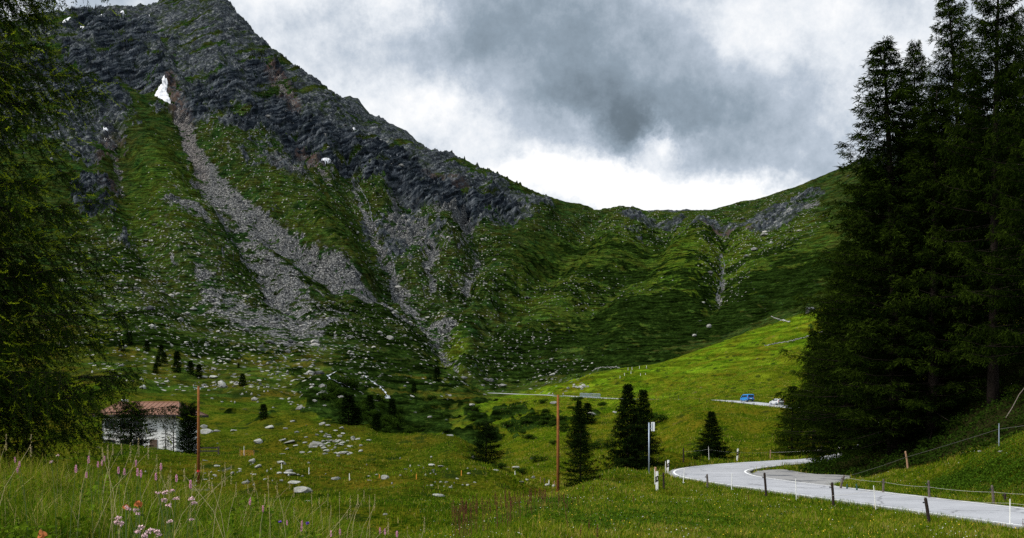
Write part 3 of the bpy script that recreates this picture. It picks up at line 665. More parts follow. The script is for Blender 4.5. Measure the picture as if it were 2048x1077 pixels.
# ================================================================ conifers
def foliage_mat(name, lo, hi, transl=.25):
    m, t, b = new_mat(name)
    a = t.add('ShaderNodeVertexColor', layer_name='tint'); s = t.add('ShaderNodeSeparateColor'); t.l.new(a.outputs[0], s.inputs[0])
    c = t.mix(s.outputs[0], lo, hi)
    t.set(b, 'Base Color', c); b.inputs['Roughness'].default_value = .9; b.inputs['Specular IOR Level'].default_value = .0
    if transl:
        tr = t.add('ShaderNodeBsdfTranslucent'); t.set(tr, 0, c); mx = t.add('ShaderNodeMixShader'); mx.inputs[0].default_value = transl
        t.l.new(b.outputs[0], mx.inputs[1]); t.l.new(tr.outputs[0], mx.inputs[2])
        out = [n for n in t.n if n.type == 'OUTPUT_MATERIAL'][0]; t.l.new(mx.outputs[0], out.inputs[0])
    return m
M_larch = foliage_mat('larch_needles', (.002,.007,.002), (.050,.092,.008))
M_shoot = foliage_mat('larch_shoots', (.12,.17,.005), (.42,.50,.02), .35)
M_stand = foliage_mat('dark_needles', (.002,.006,.001), (.038,.062,.006))
M_spruce = foliage_mat('spruce_needles', (.002,.006,.0015), (.022,.040,.006))
M_bark = simple('bark', (.020,.015,.012), .95, var=.5, scale=9, bump=.8, bscale=25, spec=.1)
M_dead = simple('dead_twig', (.20,.17,.14), .9, var=.3, scale=9, spec=.1)

def tris_on(P0, Dv, Ln, Wd, g):
    """thin pointed needle sprays: base P0, direction Dv, length Ln, width Wd -> verts, faces (two triangles making a kite)"""
    n = len(P0)
    r = g.normal(size=(n,3)); sd = np.cross(Dv, r); sd /= np.linalg.norm(sd, axis=1)[:,None]+1e-9
    mid = P0 + Dv*(Ln*.45)[:,None]
    V = np.stack([P0, mid+sd*(Wd*.5)[:,None], P0+Dv*Ln[:,None], mid-sd*(Wd*.5)[:,None]], 1).reshape(-1,3)
    return V, np.arange(n*4).reshape(n,4)
def unit(v): return v/(np.linalg.norm(v, axis=-1, keepdims=True)+1e-9)

def conifer(seed, h, rad, base=.06, nper=5, gap=.34, droop=.35, lift=.25, pend=.5, step=.17, sub=.34, needles=9, nl=.15, nw=.035, prof=.85, gappy=.15, trunk_r=.0, tops=1, thin=1.):
    """returns crown (verts, quads, tint) and trunk (MB with limbs)"""
    g = np.random.default_rng(seed); tr = trunk_r or h*.011+.04
    wood = MB()
    lean = g.normal(0, .0006, 2)
    wood.tube([(lean[0]*z*z, lean[1]*z*z, z) for z in np.linspace(-.4, h, 9)], [max(.012, tr*(1-z/h)**.8*(1.25 if i == 0 else 1)) for i, z in enumerate(np.linspace(0, h*.995, 9))], 9)
    B = []
    z = base*h
    while z < h*.985:
        t = (z-base*h)/(h-base*h)
        n = nper
        a0 = g.uniform(0, 6.28)
        for k in range(n):
            if g.random() < gappy*(1-.5*t): continue
            L = rad*min(1, (1-t)**prof*1.04)*g.uniform(.62, 1.14)*(.72+.28*min(1, t*7+.2)) + .12
            B.append((z+g.uniform(-.4,.4)*gap, a0+k*2*math.pi/n+g.normal(0,.25), L, g.normal(lift*t*2.2-.12*(1-t), .10), droop*(1-t*.6)*g.uniform(.6,1.3)))
        z += gap*(1-.45*t)
    P0=[]; DV=[]; LN=[]; TT=[]
    for (z, a, L, e, dr) in B:
        f = np.array([math.cos(a), math.sin(a), 0]); sd = np.array([-f[1], f[0], 0])
        def pt(s): 
            s = np.asarray(s); return np.stack([f[0]*L*s+lean[0]*z*z, f[1]*L*s+lean[1]*z*z, z + L*(e*s - dr*s*s + (dr*.75+.10)*s**4)], -1)
        rb = max(.008, L*.011)
        wood.tube([tuple(q) for q in pt([0,.35,.7,.98])], [rb, rb*.75, rb*.45, .004], 3, cap=False)
        m = max(3, int(L/step))
        s = np.sort(g.uniform(.10, 1.0, m*2))
        p = pt(s); sgn = np.where(np.arange(len(s))%2 == 0, 1., -1.)
        ang = g.normal(.95, .22, len(s))
        d = unit(f*np.cos(ang)[:,None] + sd*(np.sin(ang)*sgn)[:,None] + np.array([0,0,1])*(g.normal(-pend*(.62-.75*max(0,(z-base*h)/(h-base*h)-.35)), .22, len(s)))[:,None])
        l = (sub*L*(1-s)**.55 + nl*1.3)*g.uniform(.55, 1.15, len(s)); l = np.minimum(l, sub*2.2+.25)
        P0.append(p); DV.append(d); LN.append(l); TT.append(s*g.uniform(.55,1.15))
    P0=np.vstack(P0); DV=np.vstack(DV); LN=np.concatenate(LN); TT=np.concatenate(TT)
    # needles along each twig; twigs hang a little
    K = needles
    q = (np.arange(K)+.5)/K
    qq = q[None]+g.uniform(-.4,.4,(len(P0),K))/K
    pos = P0[:,None]+DV[:,None]*(LN[:,None]*qq)[...,None]; pos[...,2] -= pend*.35*LN[:,None]*qq**2
    dirn = unit(DV[:,None]*.75 + g.normal(0,.55,(len(P0),K,3)) + np.array([0,0,-pend*.25]))
    ln = nl*g.uniform(.6,1.3,(len(P0),K)); wd = nw*g.uniform(.7,1.3,(len(P0),K))
    keep = g.random((len(P0),K)) < thin
    cl = g.random(len(P0))*.55
    tint = np.clip(cl[:,None]*.35 + .85*TT[:,None]**2*(.35+.65*qq) + g.normal(.0,.10,(len(P0),K)) - .06, 0, 1)  # tint paints highlights on outer twig ends and shade inside the crown
    V, F = tris_on(pos[keep], dirn[keep], ln[keep], wd[keep], g)
    return (V, F, np.repeat(tint[keep], 4)), wood, B
def crown_obj(cr, mat, parent, name='crown'):
    V, F, tn = cr
    return mesh_np(name, V, F, mat, parent=parent, col=np.stack([tn, tn*0, tn*0], 1))
def plant_tree(kind, label, cat, group, loc, rz, cr, wood, fmat, scale=1., proto=None):
    root = empty(kind, loc, label, cat, group, rz)
    root.scale = (scale,)*3 if not hasattr(scale, '__len__') else scale
    if proto is not None:
        for ch in proto.children:
            c = ch.copy(); C.objects.link(c); c.parent = root
    else:
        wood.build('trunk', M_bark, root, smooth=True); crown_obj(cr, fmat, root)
    return root

# ---- the dark stand inside and beyond the bend on the right
PROTO = {}
def proto(key, **k):
    if key not in PROTO:
        cr, wd, B = conifer(**k); PROTO[key] = (cr, wd, None, k)
    return PROTO[key]
def place_tree(key, px, d, top, label, kind='larch_tree', cat='tree', group=None, fmat=None, rz=None, wide=1., base_py=None, **k):
    cr, wd, root0, kk = proto(key, **k) if key not in PROTO else PROTO[key]
    p = at(px, d); ht = (HY-top)/F0*d - p.z
    sc = ht/kk['h']
    r = plant_tree(kind, label, cat, group, p, rng.uniform(0,6.28) if rz is None else rz, cr, wd, fmat, (sc*wide, sc*wide, sc), root0)
    if root0 is None: PROTO[key] = (cr, wd, r, kk)
    return r
SG = 'tall dark conifers on the slope at the bend'
tall = dict(h=26, rad=5.0, base=.03, nper=6, gap=.56, droop=.16, lift=.26, pend=.70, step=.145, sub=.21, needles=12, nl=.23, nw=.042, prof=.84, gappy=.17)
place_tree('tall_a', 1792, 70, 70, 'tall pointed dark conifer with a twin tip, the left peak of the big stand', group=SG, fmat=M_stand, wide=1.42, seed=11, **tall)
place_tree('tall_b', 1827, 73, 82, 'dark conifer right behind the left peak, forming the second tip beside it', group=SG, fmat=M_stand, wide=.85, seed=12, **tall)
bare = dict(tall, base=.12)
place_tree('tall_c', 1932, 74, -55, 'tallest dark conifer of the stand, cut off by the top of the picture', group=SG, fmat=M_stand, wide=1.0, seed=13, **bare)
place_tree('tall_d', 1986, 63, -150, 'huge near conifer with thick bare lower trunk on the dark slope', group=SG, fmat=M_stand, wide=.85, seed=14, **bare)
place_tree('tall_c', 2075, 58, -120, 'conifer at the right edge of the picture, half cut off', group=SG, fmat=M_stand, wide=.9)
place_tree('tall_b', 1866, 67, 185, 'broad lower conifer in front of the two peaks with trunk showing at its foot', group=SG, fmat=M_stand, wide=1.35)
place_tree('tall_a', 1742, 77, 330, 'bushy dark conifer low on the left flank of the stand, hanging over the road bend', group=SG, fmat=M_stand, wide=1.6)
place_tree('tall_b', 1694, 84, 520, 'shorter dark conifer at the left foot of the stand above the white marker post', group=SG, fmat=M_stand, wide=1.75)
place_tree('tall_b', 1955, 86, 130, 'dark conifer deep in the middle of the stand, behind the trunks', group=SG, fmat=M_stand, wide=.9)
place_tree('tall_a', 2022, 80, 40, 'dark conifer deep in the right half of the stand', group=SG, fmat=M_stand, wide=.9)
place_tree('tall_c', 2140, 66, 0, 'conifer just outside the right edge whose branches reach in', group=SG, fmat=M_stand)
place_tree('tall_d', 1886, 84, 300, 'slender conifer behind the others with sunlit grass at its foot', group=SG, fmat=M_stand, wide=.8)
yng = dict(h=13, rad=2.6, base=.03, nper=5, gap=.36, droop=.25, lift=.25, pend=.7, step=.16, sub=.36, needles=9, nl=.22, nw=.045, prof=.8, gappy=.2)
YG = 'young larches beyond the bend'
place_tree('young_a', 1627, 113, 660, 'slim young larch beyond the road, left of the big stand', group=YG, fmat=M_stand, seed=21, **yng)
place_tree('young_b', 1584, 110, 772, 'smallest larch of the stand with wide drooping low branches, at its far left', group=YG, fmat=M_stand, wide=1.7, seed=22, **yng)
place_tree('young_a', 1664, 122, 590, 'taller young larch between the slim one and the dark stand', group=YG, fmat=M_stand, wide=1.25)
place_tree('young_b', 1702, 126, 480, 'larch behind the bend half hidden by the dark stand', group=YG, fmat=M_stand, wide=1.3)

# ---- spruces on the valley floor
spr = dict(h=7, rad=2.15, base=.01, nper=6, gap=.21, droop=.22, lift=.18, pend=.35, step=.11, sub=.32, needles=7, nl=.15, nw=.045, prof=1.02, gappy=.06)
place_tree('spruce_a', 1256, 77, 768, 'taller left spruce of the dark pair beside the grey sign post', 'spruce_tree', group='dark spruce pair', fmat=M_spruce, seed=31, **spr)
place_tree('spruce_b', 1286, 80, 778, 'shorter right spruce of the dark pair beside the grey sign post', 'spruce_tree', group='dark spruce pair', fmat=M_spruce, wide=.95, seed=32, **spr)
place_tree('spruce_a', 1423, 97, 823, 'single pointed spruce behind the outer curve of the road', 'spruce_tree', fmat=M_spruce, wide=1.35)
lch = dict(h=5.2, rad=1.6, base=.10, nper=5, gap=.22, droop=.1, lift=.35, pend=.2, step=.10, sub=.30, needles=7, nl=.15, nw=.034, prof=.75, gappy=.14)
place_tree('larch_s', 1161, 58, 868, 'small larch with a visible thin trunk beside the right wooden pole', fmat=M_spruce, wide=1.2, seed=33, **lch)
place_tree('larch_t', 972, 108, 846, 'loose rounded larch alone on the meadow left of the right wooden pole', fmat=M_spruce, wide=1.25, seed=34, **dict(lch, rad=1.6, prof=.5, base=.03))
place_tree('spruce_b', 1158, 150, 800, 'small spruce on the slope directly above the small larch', 'spruce_tree', fmat=M_spruce, wide=1.0)
# by the house
place_tree('larch_t', 262, 118, 806, 'broad feathery larch in front of the white house', fmat=M_stand, wide=1.8)
place_tree('thin_spruce', 331, 116, 840, 'sparse young spruce in front of the white wall, left of its taller twin', 'spruce_tree', group='young spruces by the house', fmat=M_spruce, seed=35, **dict(spr, rad=1.3, gap=.52, nper=4, sub=.2, gappy=.2, needles=5, h=5.5))
place_tree('thin_spruce', 347, 117, 832, 'taller sparse young spruce in front of the white wall beside the dark pine', 'spruce_tree', group='young spruces by the house', fmat=M_spruce)
place_tree('pine_p', 377, 115, 816, 'dense rounded dark stone pine at the right corner of the house', 'pine_tree', fmat=M_spruce, seed=36, **dict(spr, rad=1.25, prof=.28, lift=.55, droop=-.15, gap=.22, h=6, pend=-.5, nl=.2))
# scattered on the lower mountainside and in the gully
far_l = dict(h=7, rad=1.5, base=.02, nper=5, gap=.45, droop=.2, lift=.2, pend=.3, step=.3, sub=.4, needles=5, nl=.42, nw=.16, prof=.75, gappy=.1)
FG = 'little conifers scattered on the lower mountainside'
FT = [(258,664,690,'darkest little conifer above the house, topmost of the row on the slope'),(243,680,702,'little conifer on the slope just left of the topmost dark one'),(294,681,702,'tiny conifer on the slope halfway between the topmost one and the close trio'),
      (322,689,711,'upper tree of the close trio of little conifers above the house'),(328,705,727,'right tree of the close trio of little conifers above the house'),(316,712,733,'left tree of the close trio of little conifers above the house'),
      (311,728,746,'small round conifer just below the close trio above the house'),(354,703,745,'tallest little conifer above the roof, right of the close trio'),(381,722,748,'little conifer right of the tallest one above the roof'),(398,730,755,'little conifer right above the left pole'),
      (485,748,772,'dark bushy little conifer among the stones right of the left pole'),(477,727,736,'speck of a conifer above the bushy one among stones'),(527,808,838,'little bushy conifer on the meadow edge right of the left pole'),
      (874,735,763,'lone small conifer on the heath near the end of the footpath'),(828,765,784,'small conifer on the heath below the lone one'),(784,798,848,'dark conifer under the white stream at the mouth of the gully'),
      (740,790,822,'dark conifer in the gully to the left of the stream'),(697,788,850,'tall dark conifer at the left of the alder gully'),(714,815,850,'conifer in the gully right of the tall dark one'),(752,828,862,'round small conifer at the bottom edge of the gully'),
      (1175,806,846,'small dark tree behind the small spruce above the small larch'),(1620,772,800,'small tree on the hillside by the far road')]
for i, (px, top, bpy_, lab) in enumerate(FT):
    p = hit(px, bpy_, 100); ht = (bpy_-top)/F0*p.y
    k = 'far_a' if i % 2 else 'far_b'
    if k not in PROTO: proto(k, seed=41+i, **far_l)
    cr, wd, r0, kk = PROTO[k]
    sc = ht/kk['h']; wv = 1.1 if ht > 6 else 1.5
    r = plant_tree('conifer_tree', lab, 'tree', FG, p, rng.uniform(0,6), cr, wd, M_spruce, (sc*wv, sc*wv, sc), r0)
    if r0 is None: PROTO[k] = (cr, wd, r, kk)

# ---- the big larch at the left edge, its trunk outside the picture
def near_larch():
    g = np.random.default_rng(5)
    base = at(-215, 13.6); root = empty('larch_tree', base, 'large near larch at the left edge with drooping branches and bright green shoots', 'tree')
    wood = MB(); H = 15.
    wood.tube([(.02*z, .01*z, z) for z in np.linspace(-.4, H, 10)], [.30*(1-max(z,0)/H)**.8+.012 for z in np.linspace(-.4, H, 10)], 14)
    P0=[];DV=[];LN=[];SH0=[];SHD=[];SHL=[];CL=[]
    z = .75
    while z < H-.4:
        t = z/H
        for k in range(4):
            a = g.uniform(0, 6.28)
            # the side towards the meadow gets its full share, the far side too
            prof = 1.0 if t < .45 else max(.12, 1-(t-.45)/.55)
            L = (2.35 if z > 5 else 2.6 if z > 3 else 3.1)*prof*g.uniform(.66, 1.12)
            if t < .18: L *= g.uniform(.9,1.1)
            e = g.normal(.02+.30*t, .10); dr = g.uniform(.02, .16)*(1.5-t)
            f = np.array([math.cos(a), math.sin(a), 0]); sd = np.array([-f[1], f[0], 0])
            wob_ = g.normal(0,.10,2)
            def pt(s):
                s = np.asarray(s, float); y = L*(wob_[0]*np.sin(s*4)+wob_[1]*s*s)
                return np.stack([f[0]*L*s+sd[0]*y+.02*z, f[1]*L*s+sd[1]*y+.01*z, z+L*(e*s-dr*s*s*1.4+dr*1.1*s**4)+.03*np.sin(s*9)], -1)
            ss = np.linspace(0,1,9); rr = [max(.004, .020*(L/3.3)*(1-s)**.8) for s in ss]
            wood.tube([tuple(q) for q in pt(ss)], rr, 5, cap=False)
            m = int(L/.062)
            s = np.sort(g.uniform(.22 if L > 1 else .1, 1., m)); p = pt(s)
            ang = g.normal(.85,.3,m); sg = np.where(g.random(m) < .5, 1., -1.)
            d = unit(f*np.cos(ang)[:,None]+sd*(np.sin(ang)*sg)[:,None]+np.array([0,0,1])*g.normal(-.42,.34,m)[:,None])
            l = np.clip(.26*L*(1-s)**.5+.16, .16, .85)*g.uniform(.45,1.2,m)
            P0.append(p);DV.append(d);LN.append(l);CL.append(np.full(m, g.uniform(0,.35))+.3*s)
            tip = pt([.9,1.]); P0.append(tip[:1]);DV.append(unit(tip[1:]-tip[:1]));LN.append(np.array([.34]));CL.append(np.array([.7]))
            ns = g.integers(4,10); s2 = g.uniform(.55,1.,ns); SH0.append(pt(s2)); SHD.append(unit(np.tile(f,(ns,1))*1.0+sd*g.normal(0,.5,(ns,1))+np.array([0,0,1])*g.normal(-.12,.35,(ns,1)))); SHL.append(g.uniform(.12,.26,ns))
        z += .085 if z < 8.5 else .16
    P0=np.vstack(P0);DV=np.vstack(DV);LN=np.concatenate(LN);CL=np.concatenate(CL)
    # twigs that hang, each studded with needle tufts
    K=30; J=4
    q=(np.arange(K)+.5)/K; nn=len(P0)
    on=(q[None]*.95 < LN[:,None]/.72)
    qq=np.minimum(q[None]*.72/np.maximum(LN[:,None],.05),1.)
    pos=P0[:,None]+DV[:,None]*(LN[:,None]*qq)[...,None]; pos[...,2]-=.55*LN[:,None]*qq**1.8*np.where(LN>.3,1,.5)[:,None]
    pos+=g.normal(0,.006,pos.shape)
    pos=pos[on]; dv=np.repeat(DV[:,None],K,1)[on]; cl=(np.repeat(CL[:,None],K,1)+.25*qq)[on]
    dirn=unit(dv[:,None]*.35+g.normal(0,.75,(len(pos),J,3)))
    ps=np.repeat(pos[:,None],J,1).reshape(-1,3); dirn=dirn.reshape(-1,3)
    ln=g.uniform(.026,.048,len(ps)); wd=g.uniform(.008,.015,len(ps))
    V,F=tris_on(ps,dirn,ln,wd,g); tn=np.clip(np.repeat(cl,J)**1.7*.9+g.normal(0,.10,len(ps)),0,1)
    # bare twig wood
    sel=LN>.2
    tw=MB()
    for p,d,l in list(zip(P0[sel],DV[sel],LN[sel]))[::2]:
        e_=p+d*l*.95; e_[2]-=.5*l; m_=p+d*l*.5; m_[2]-=.16*l
        tw.tube([tuple(p),tuple(m_),tuple(e_)],[.005,.0035,.002],3,cap=False)
    # long pale shoots of the year at the outer ends
    S0=np.vstack(SH0);SD=np.vstack(SHD);SL=np.concatenate(SHL)
    far=g.random(len(P0))<.30
    S0=np.vstack([S0,(P0+DV*LN[:,None]*.9+np.array([0,0,-1])*(LN*.42)[:,None])[far]]);SD=np.vstack([SD,unit(DV[far]+np.array([0,0,-.3]))]);SL=np.concatenate([SL,g.uniform(.10,.24,far.sum())])
    K2=26; q2=(np.arange(K2)+.5)/K2
    curl=g.uniform(-.15,.55,len(S0))
    sp=S0[:,None]+SD[:,None]*(SL[:,None]*q2[None])[...,None]; sp[...,2]+=(curl*SL)[:,None]*q2[None]**2
    sdr=unit(SD[:,None]*.9+g.normal(0,.42,(len(S0),K2,3))+np.array([0,0,.15])).reshape(-1,3)
    sp=sp.reshape(-1,3); V2,F2=tris_on(sp,sdr,g.uniform(.020,.034,len(sp)),g.uniform(.006,.011,len(sp)),g)
    t2=np.clip(np.repeat(np.repeat(g.random(len(S0)),K2),4)*.8+.1,0,1)
    VV=np.vstack([V,V2]);FF=np.vstack([F,F2+len(V)]);tt=np.concatenate([np.repeat(tn,4),t2])
    mi=np.concatenate([np.zeros(len(F),np.int32),np.ones(len(F2),np.int32)])
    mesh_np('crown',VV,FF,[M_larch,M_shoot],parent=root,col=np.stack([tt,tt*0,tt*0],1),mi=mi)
    tr=wood.build('trunk',M_bark,root,smooth=True); tw.build('twig',M_bark,root)
    return len(FF)
print('near larch faces', near_larch())
# ================================================================ grass, weeds, shrubs
def blades_mat():
    m, t, b = new_mat('grass_blades')
    a = t.add('ShaderNodeVertexColor', layer_name='tint'); s = t.add('ShaderNodeSeparateColor'); t.l.new(a.outputs[0], s.inputs[0])
    c = t.ramp(s.outputs[0], [(0, (.014,.034,.002)), (.25, (.040,.092,.003)), (.5, (.104,.186,.005)), (.72, (.215,.240,.008)), (.86, (.34,.26,.06)), (1, (.54,.45,.22))])
    t.set(b, 'Base Color', c); b.inputs['Roughness'].default_value = .8; b.inputs['Specular IOR Level'].default_value = .02
    tr = t.add('ShaderNodeBsdfTranslucent'); t.set(tr, 0, c); mx = t.add('ShaderNodeMixShader'); mx.inputs[0].default_value = .3
    t.l.new(b.outputs[0], mx.inputs[1]); t.l.new(tr.outputs[0], mx.inputs[2])
    out = [n for n in t.n if n.type == 'OUTPUT_MATERIAL'][0]; t.l.new(mx.outputs[0], out.inputs[0])
    return m
M_blade = blades_mat()
def leaf_mat(name, lo, hi, tr=.25): return foliage_mat(name, lo, hi, tr)
def blades(name, P, h, wdt, bend, tint, seg=2, seed=0):
    g = np.random.default_rng(seed); n = len(P)
    a = g.uniform(0, 2*np.pi, n); side = np.stack([np.cos(a), np.sin(a), 0*a], 1); b = a+g.normal(1.57,.6,n)
    ben = np.stack([np.cos(b), np.sin(b), 0*b], 1)*(bend*h)[:,None]
    up = np.array([0,0,1.])
    V = []
    for k in range(seg+1):
        s = k/seg; c = P + up*(h*s*(1-.25*s*np.abs(bend)))[:,None] + ben*(s*s)
        wk = wdt*(1-.85*s)*.5
        V += [c-side*wk[:,None], c+side*wk[:,None]]
    V = np.stack(V, 1); K = 2*(seg+1); V = V.reshape(-1,3)
    base = np.arange(n)[:,None]*K
    F = np.concatenate([base+np.array([[2*k,2*k+1,2*k+3,2*k+2]]) for k in range(seg)], 0)
    tt = np.repeat(tint, K)
    o = mesh_np(name, V, F, M_blade, col=np.stack([tt, tt*0, tt*0], 1))
    return tag(o, kind='stuff')
def scatter(n, d0, d1, p0, p1, power=0., seed=0):
    g = np.random.default_rng(seed)
    uu = g.random(n)
    e = 2-power
    d = (d0**e + uu*(d1**e-d0**e))**(1/e) if abs(e) > 1e-6 else d0*(d1/d0)**uu
    px = g.uniform(p0, p1, n); x = (px-CX)/F0*d
    return x, d, px, g
# tall uncut grass on the bank right in front of the camera
x, d, px, g = scatter(210000, 2.6, 20, -260, 960, .55, 1)
keep = g.random(len(x)) < np.clip(1.05-(px-640)/420*(d > 6), .15, 1)
x, d, px = x[keep], d[keep], px[keep]
z = zat(x, d); pat = fbm(x/1.3, d/1.3, 201, 3); pat2 = fbm(x/4, d/4, 203, 2)
hh = (.25+.22*np.clip(.5+pat,0,1)+.1*pat2)*g.uniform(.55,1.25,len(x))*np.clip(1.08-(px-500)/900, .45, 1.1)
pat4 = fbm(x/.35, d/.5, 209, 2); tn = np.clip(.40+.24*pat+.22*pat2+.22*pat4+g.normal(0,.19,len(x)), 0, .84); tn = np.where(g.random(len(x)) < .10, g.uniform(.75,1,len(x)), tn)
blades('meadow_grass', np.stack([x,d,z-.02],1), hh, g.uniform(.004,.0085,len(x))*(1+.03*d), g.normal(.5,.4,len(x)).clip(-.3,1.5), tn, 3, 2)
# straw coloured flowering culms standing above it
x, d, px, g = scatter(1500, 4, 20, -200, 900, .3, 3)
z = zat(x, d)
# short turf of the road bank and the meadows
def turf(n, d0, d1, p0, p1, pw, h0, w0, seed):
    x, d, px, g = scatter(n, d0, d1, p0, p1, pw, seed)
    rd = np.full(len(x), 99.); near = (x > -40)&(x < 62)
    rdd, _ = road_dist(x[near], d[near]); rd[near] = rdd
    lb = poly_dist(x, d, LAYBY)
    ii = np.clip(np.searchsorted(LR, np.log(d)),0,NR-1); jj = np.clip(np.searchsorted(cols, px),0,NC-1)
    ok = (rd > HW+.05+g.normal(.1,.18,len(x))) & (lb > .1+g.normal(0,.2,len(x))) & (wood[ii,jj] < .6) & (np.hypot(x+46,d-133) > 6)
    x, d, px, rd, ii, jj = [q[ok] for q in (x,d,px,rd,ii,jj)]
    z = zat(x, d); pat = fbm(x/2.2, d/2.2, 211, 3); pat2 = fbm(x/9, d/9, 213, 3); pat3 = fbm(x/.5, d/.5, 215, 2)
    sh = shrub[ii,jj]; kq = pat3+.5*pat > g.uniform(-.9,.1,len(x)); x,d,px,rd,z,pat,pat2,pat3,sh = [q[kq] for q in (x,d,px,rd,z,pat,pat2,pat3,sh)]
    lf_ = 1-sstep(700,1000,px)
    h = h0*g.uniform(.45,1.3,len(x))*(1+.5*pat)*(1+.5*np.exp(-((rd-HW-.6)/.7)**2))
    t_ = np.clip(.45-.10*lf_+.22*pat+.20*pat2+.30*pat3+g.normal(0,.19,len(x))-.45*sh, 0, .86); t_ = np.where(g.random(len(x)) < .05, g.uniform(.7,.95,len(x)), t_)
    return x, d, z, h, t_, g
x,d,z,h,tt,g = turf(430000, 16, 64, 840, 2200, .7, .15, .02, 5)
blades('bank_grass', np.stack([x,d,z-.02],1), h, g.uniform(.010,.022,len(x))*(.5+d/45), g.normal(.4,.35,len(x)), tt, 2, 6)
x,d,z,h,tt,g = turf(240000, 22, 165, -120, 1330, .9, .22, .04, 7)
blades('valley_grass', np.stack([x,d,z-.02],1), h, g.uniform(.02,.045,len(x))*(.5+d/90), g.normal(.4,.35,len(x)), tt, 2, 8)
x,d,z,h,tt,g = turf(150000, 62, 330, 1000, 1720, .9, .26, .06, 9)
blades('hillside_grass', np.stack([x,d,z-.02],1), h, g.uniform(.03,.06,len(x))*(.5+d/110), g.normal(.4,.35,len(x)), tt, 1, 10)

# leafy weeds: nettles on the right bank, undergrowth at the edge of the stand
def leaves(name, P, size, mat, seed, kind='stuff', flat=.55):
    g = np.random.default_rng(seed); n = len(P)
    nrm = unit(np.stack([g.normal(0,flat,n), g.normal(0,flat,n)-.15, np.ones(n)*.8], 1)); a = unit(np.cross(nrm, g.normal(size=(n,3)))); b = np.cross(nrm, a)
    l = size*g.uniform(.6,1.3,n); w_ = l*.36
    V = np.stack([P, P+a*(l*.4)[:,None]+b*w_[:,None], P+a*l[:,None]-nrm*(l*.2)[:,None], P+a*(l*.4)[:,None]-b*w_[:,None]], 1).reshape(-1,3)
    t_ = np.repeat(np.clip(g.beta(2,2.5,n), 0, 1), 4)
    o = mesh_np(name, V, np.arange(n*4).reshape(n,4), mat, col=np.stack([t_, t_*0, t_*0], 1))
    return tag(o, kind=kind)
M_weed = leaf_mat('weed_leaves', (.018,.045,.004), (.085,.160,.010), .3)
M_under = leaf_mat('undergrowth_leaves', (.006,.014,.002), (.030,.060,.006), .2)
def patch(n, pts, seed, hmax, dmin=25):
    g = np.random.default_rng(seed); out = []
    for (px, py, rx, ry, wt) in pts:
        c = hit(px, py, dmin); m = int(n*wt)
        ex = np.clip(g.normal(0,.5,(m,2)),-1.1,1.1)
        xx = c.x + ex[:,0]*rx*c.y/F0; yy = c.y + ex[:,1]*ry
        zz = zat(xx, yy); clump_ = fbm(xx/.6, yy/.6, 301, 2)
        out.append(np.stack([xx, yy, zz + g.uniform(.02, 1, m)**.6*hmax*np.clip(.6+.6*clump_, .2, 1.2)], 1))
    return np.vstack(out)
def offroad(P, mg=.2):
    rdd, _ = road_dist(P[:,0], P[:,1]); return P[(rdd > HW+mg) & (poly_dist(P[:,0], P[:,1], LAYBY) > .25)]
leaves('nettle_patch', offroad(patch(15000, [(1960,955,90,3.0,.45),(1905,965,40,1.6,.2),(2030,950,60,3,.35)], 11, .45)), .085, M_weed, 12)
g = np.random.default_rng(13); xx = g.uniform(19,45,160000); yy = g.uniform(46,98,160000)
pd_ = poly_dist(xx, yy, WOODP); kp = (pd_ < .3) & (g.random(len(xx)) < np.clip(np.exp((pd_)/5.5), .10, 1)); xx, yy = xx[kp], yy[kp]
cl_ = fbm(xx/1.6, yy/1.6, 305, 3)
leaves('undergrowth', offroad(np.stack([xx, yy, zat(xx,yy)+g.uniform(.03,1,len(xx))**.7*np.clip(.42+.75*cl_, .10, 1.2)], 1), .5), .15, M_under, 14)
leaves('broad_leaf_weeds', offroad(patch(15000, [(1120,1010,60,4,.2),(1060,1030,90,3,.2),(1000,1030,80,3,.1),(1180,1050,70,2.5,.15),(1240,1030,90,3,.1),(1330,1045,120,4,.1),(1450,1040,140,5,.1),(1250,985,120,5,.05)], 15, .20, 15)), .085, M_weed, 16)

x, d, px, g = scatter(75000, 2.8, 17, -260, 900, .5, 17)
z = zat(x, d); hh_ = np.clip(.16+.20*fbm(x/.8, d/.8, 307, 2), .03, .5)
leaves('meadow_herbs', np.stack([x, d, z+1.25*hh_*g.uniform(.2,1.3,len(x))*np.clip(1.1-(px-500)/900,.4,1)], 1), .05, leaf_mat('herb_leaves', (.020,.055,.004), (.16,.24,.012), .3), 18)
x,d,z,h,tt,g = turf(9000, 17, 62, 840, 2150, .8, .2, .02, 23)
def dots(name, P, size, mat, seed):
    g = np.random.default_rng(seed); n = len(P); a = unit(g.normal(size=(n,3))); b = unit(np.cross(a, g.normal(size=(n,3)))); l = (size*g.uniform(.6,1.3,n))[:,None]
    V = np.stack([P-a*l, P-b*l, P+a*l, P+b*l],1).reshape(-1,3); tag(mesh_np(name, V, np.arange(n*4).reshape(n,4), mat), kind='stuff')
Pd = np.stack([x,d,z+g.uniform(.06,.2,len(x))],1); pk = fbm(x/3,d/3,311,2)+g.normal(0,.4,len(x))
dots('clover_flowers', Pd[pk > .35], .014, simple('small_white_flower',(.72,.70,.62),.8), 24)
dots('hawkbit_flowers', Pd[pk < -.35], .016, simple('small_yellow_flower',(.62,.42,.02),.8), 25)
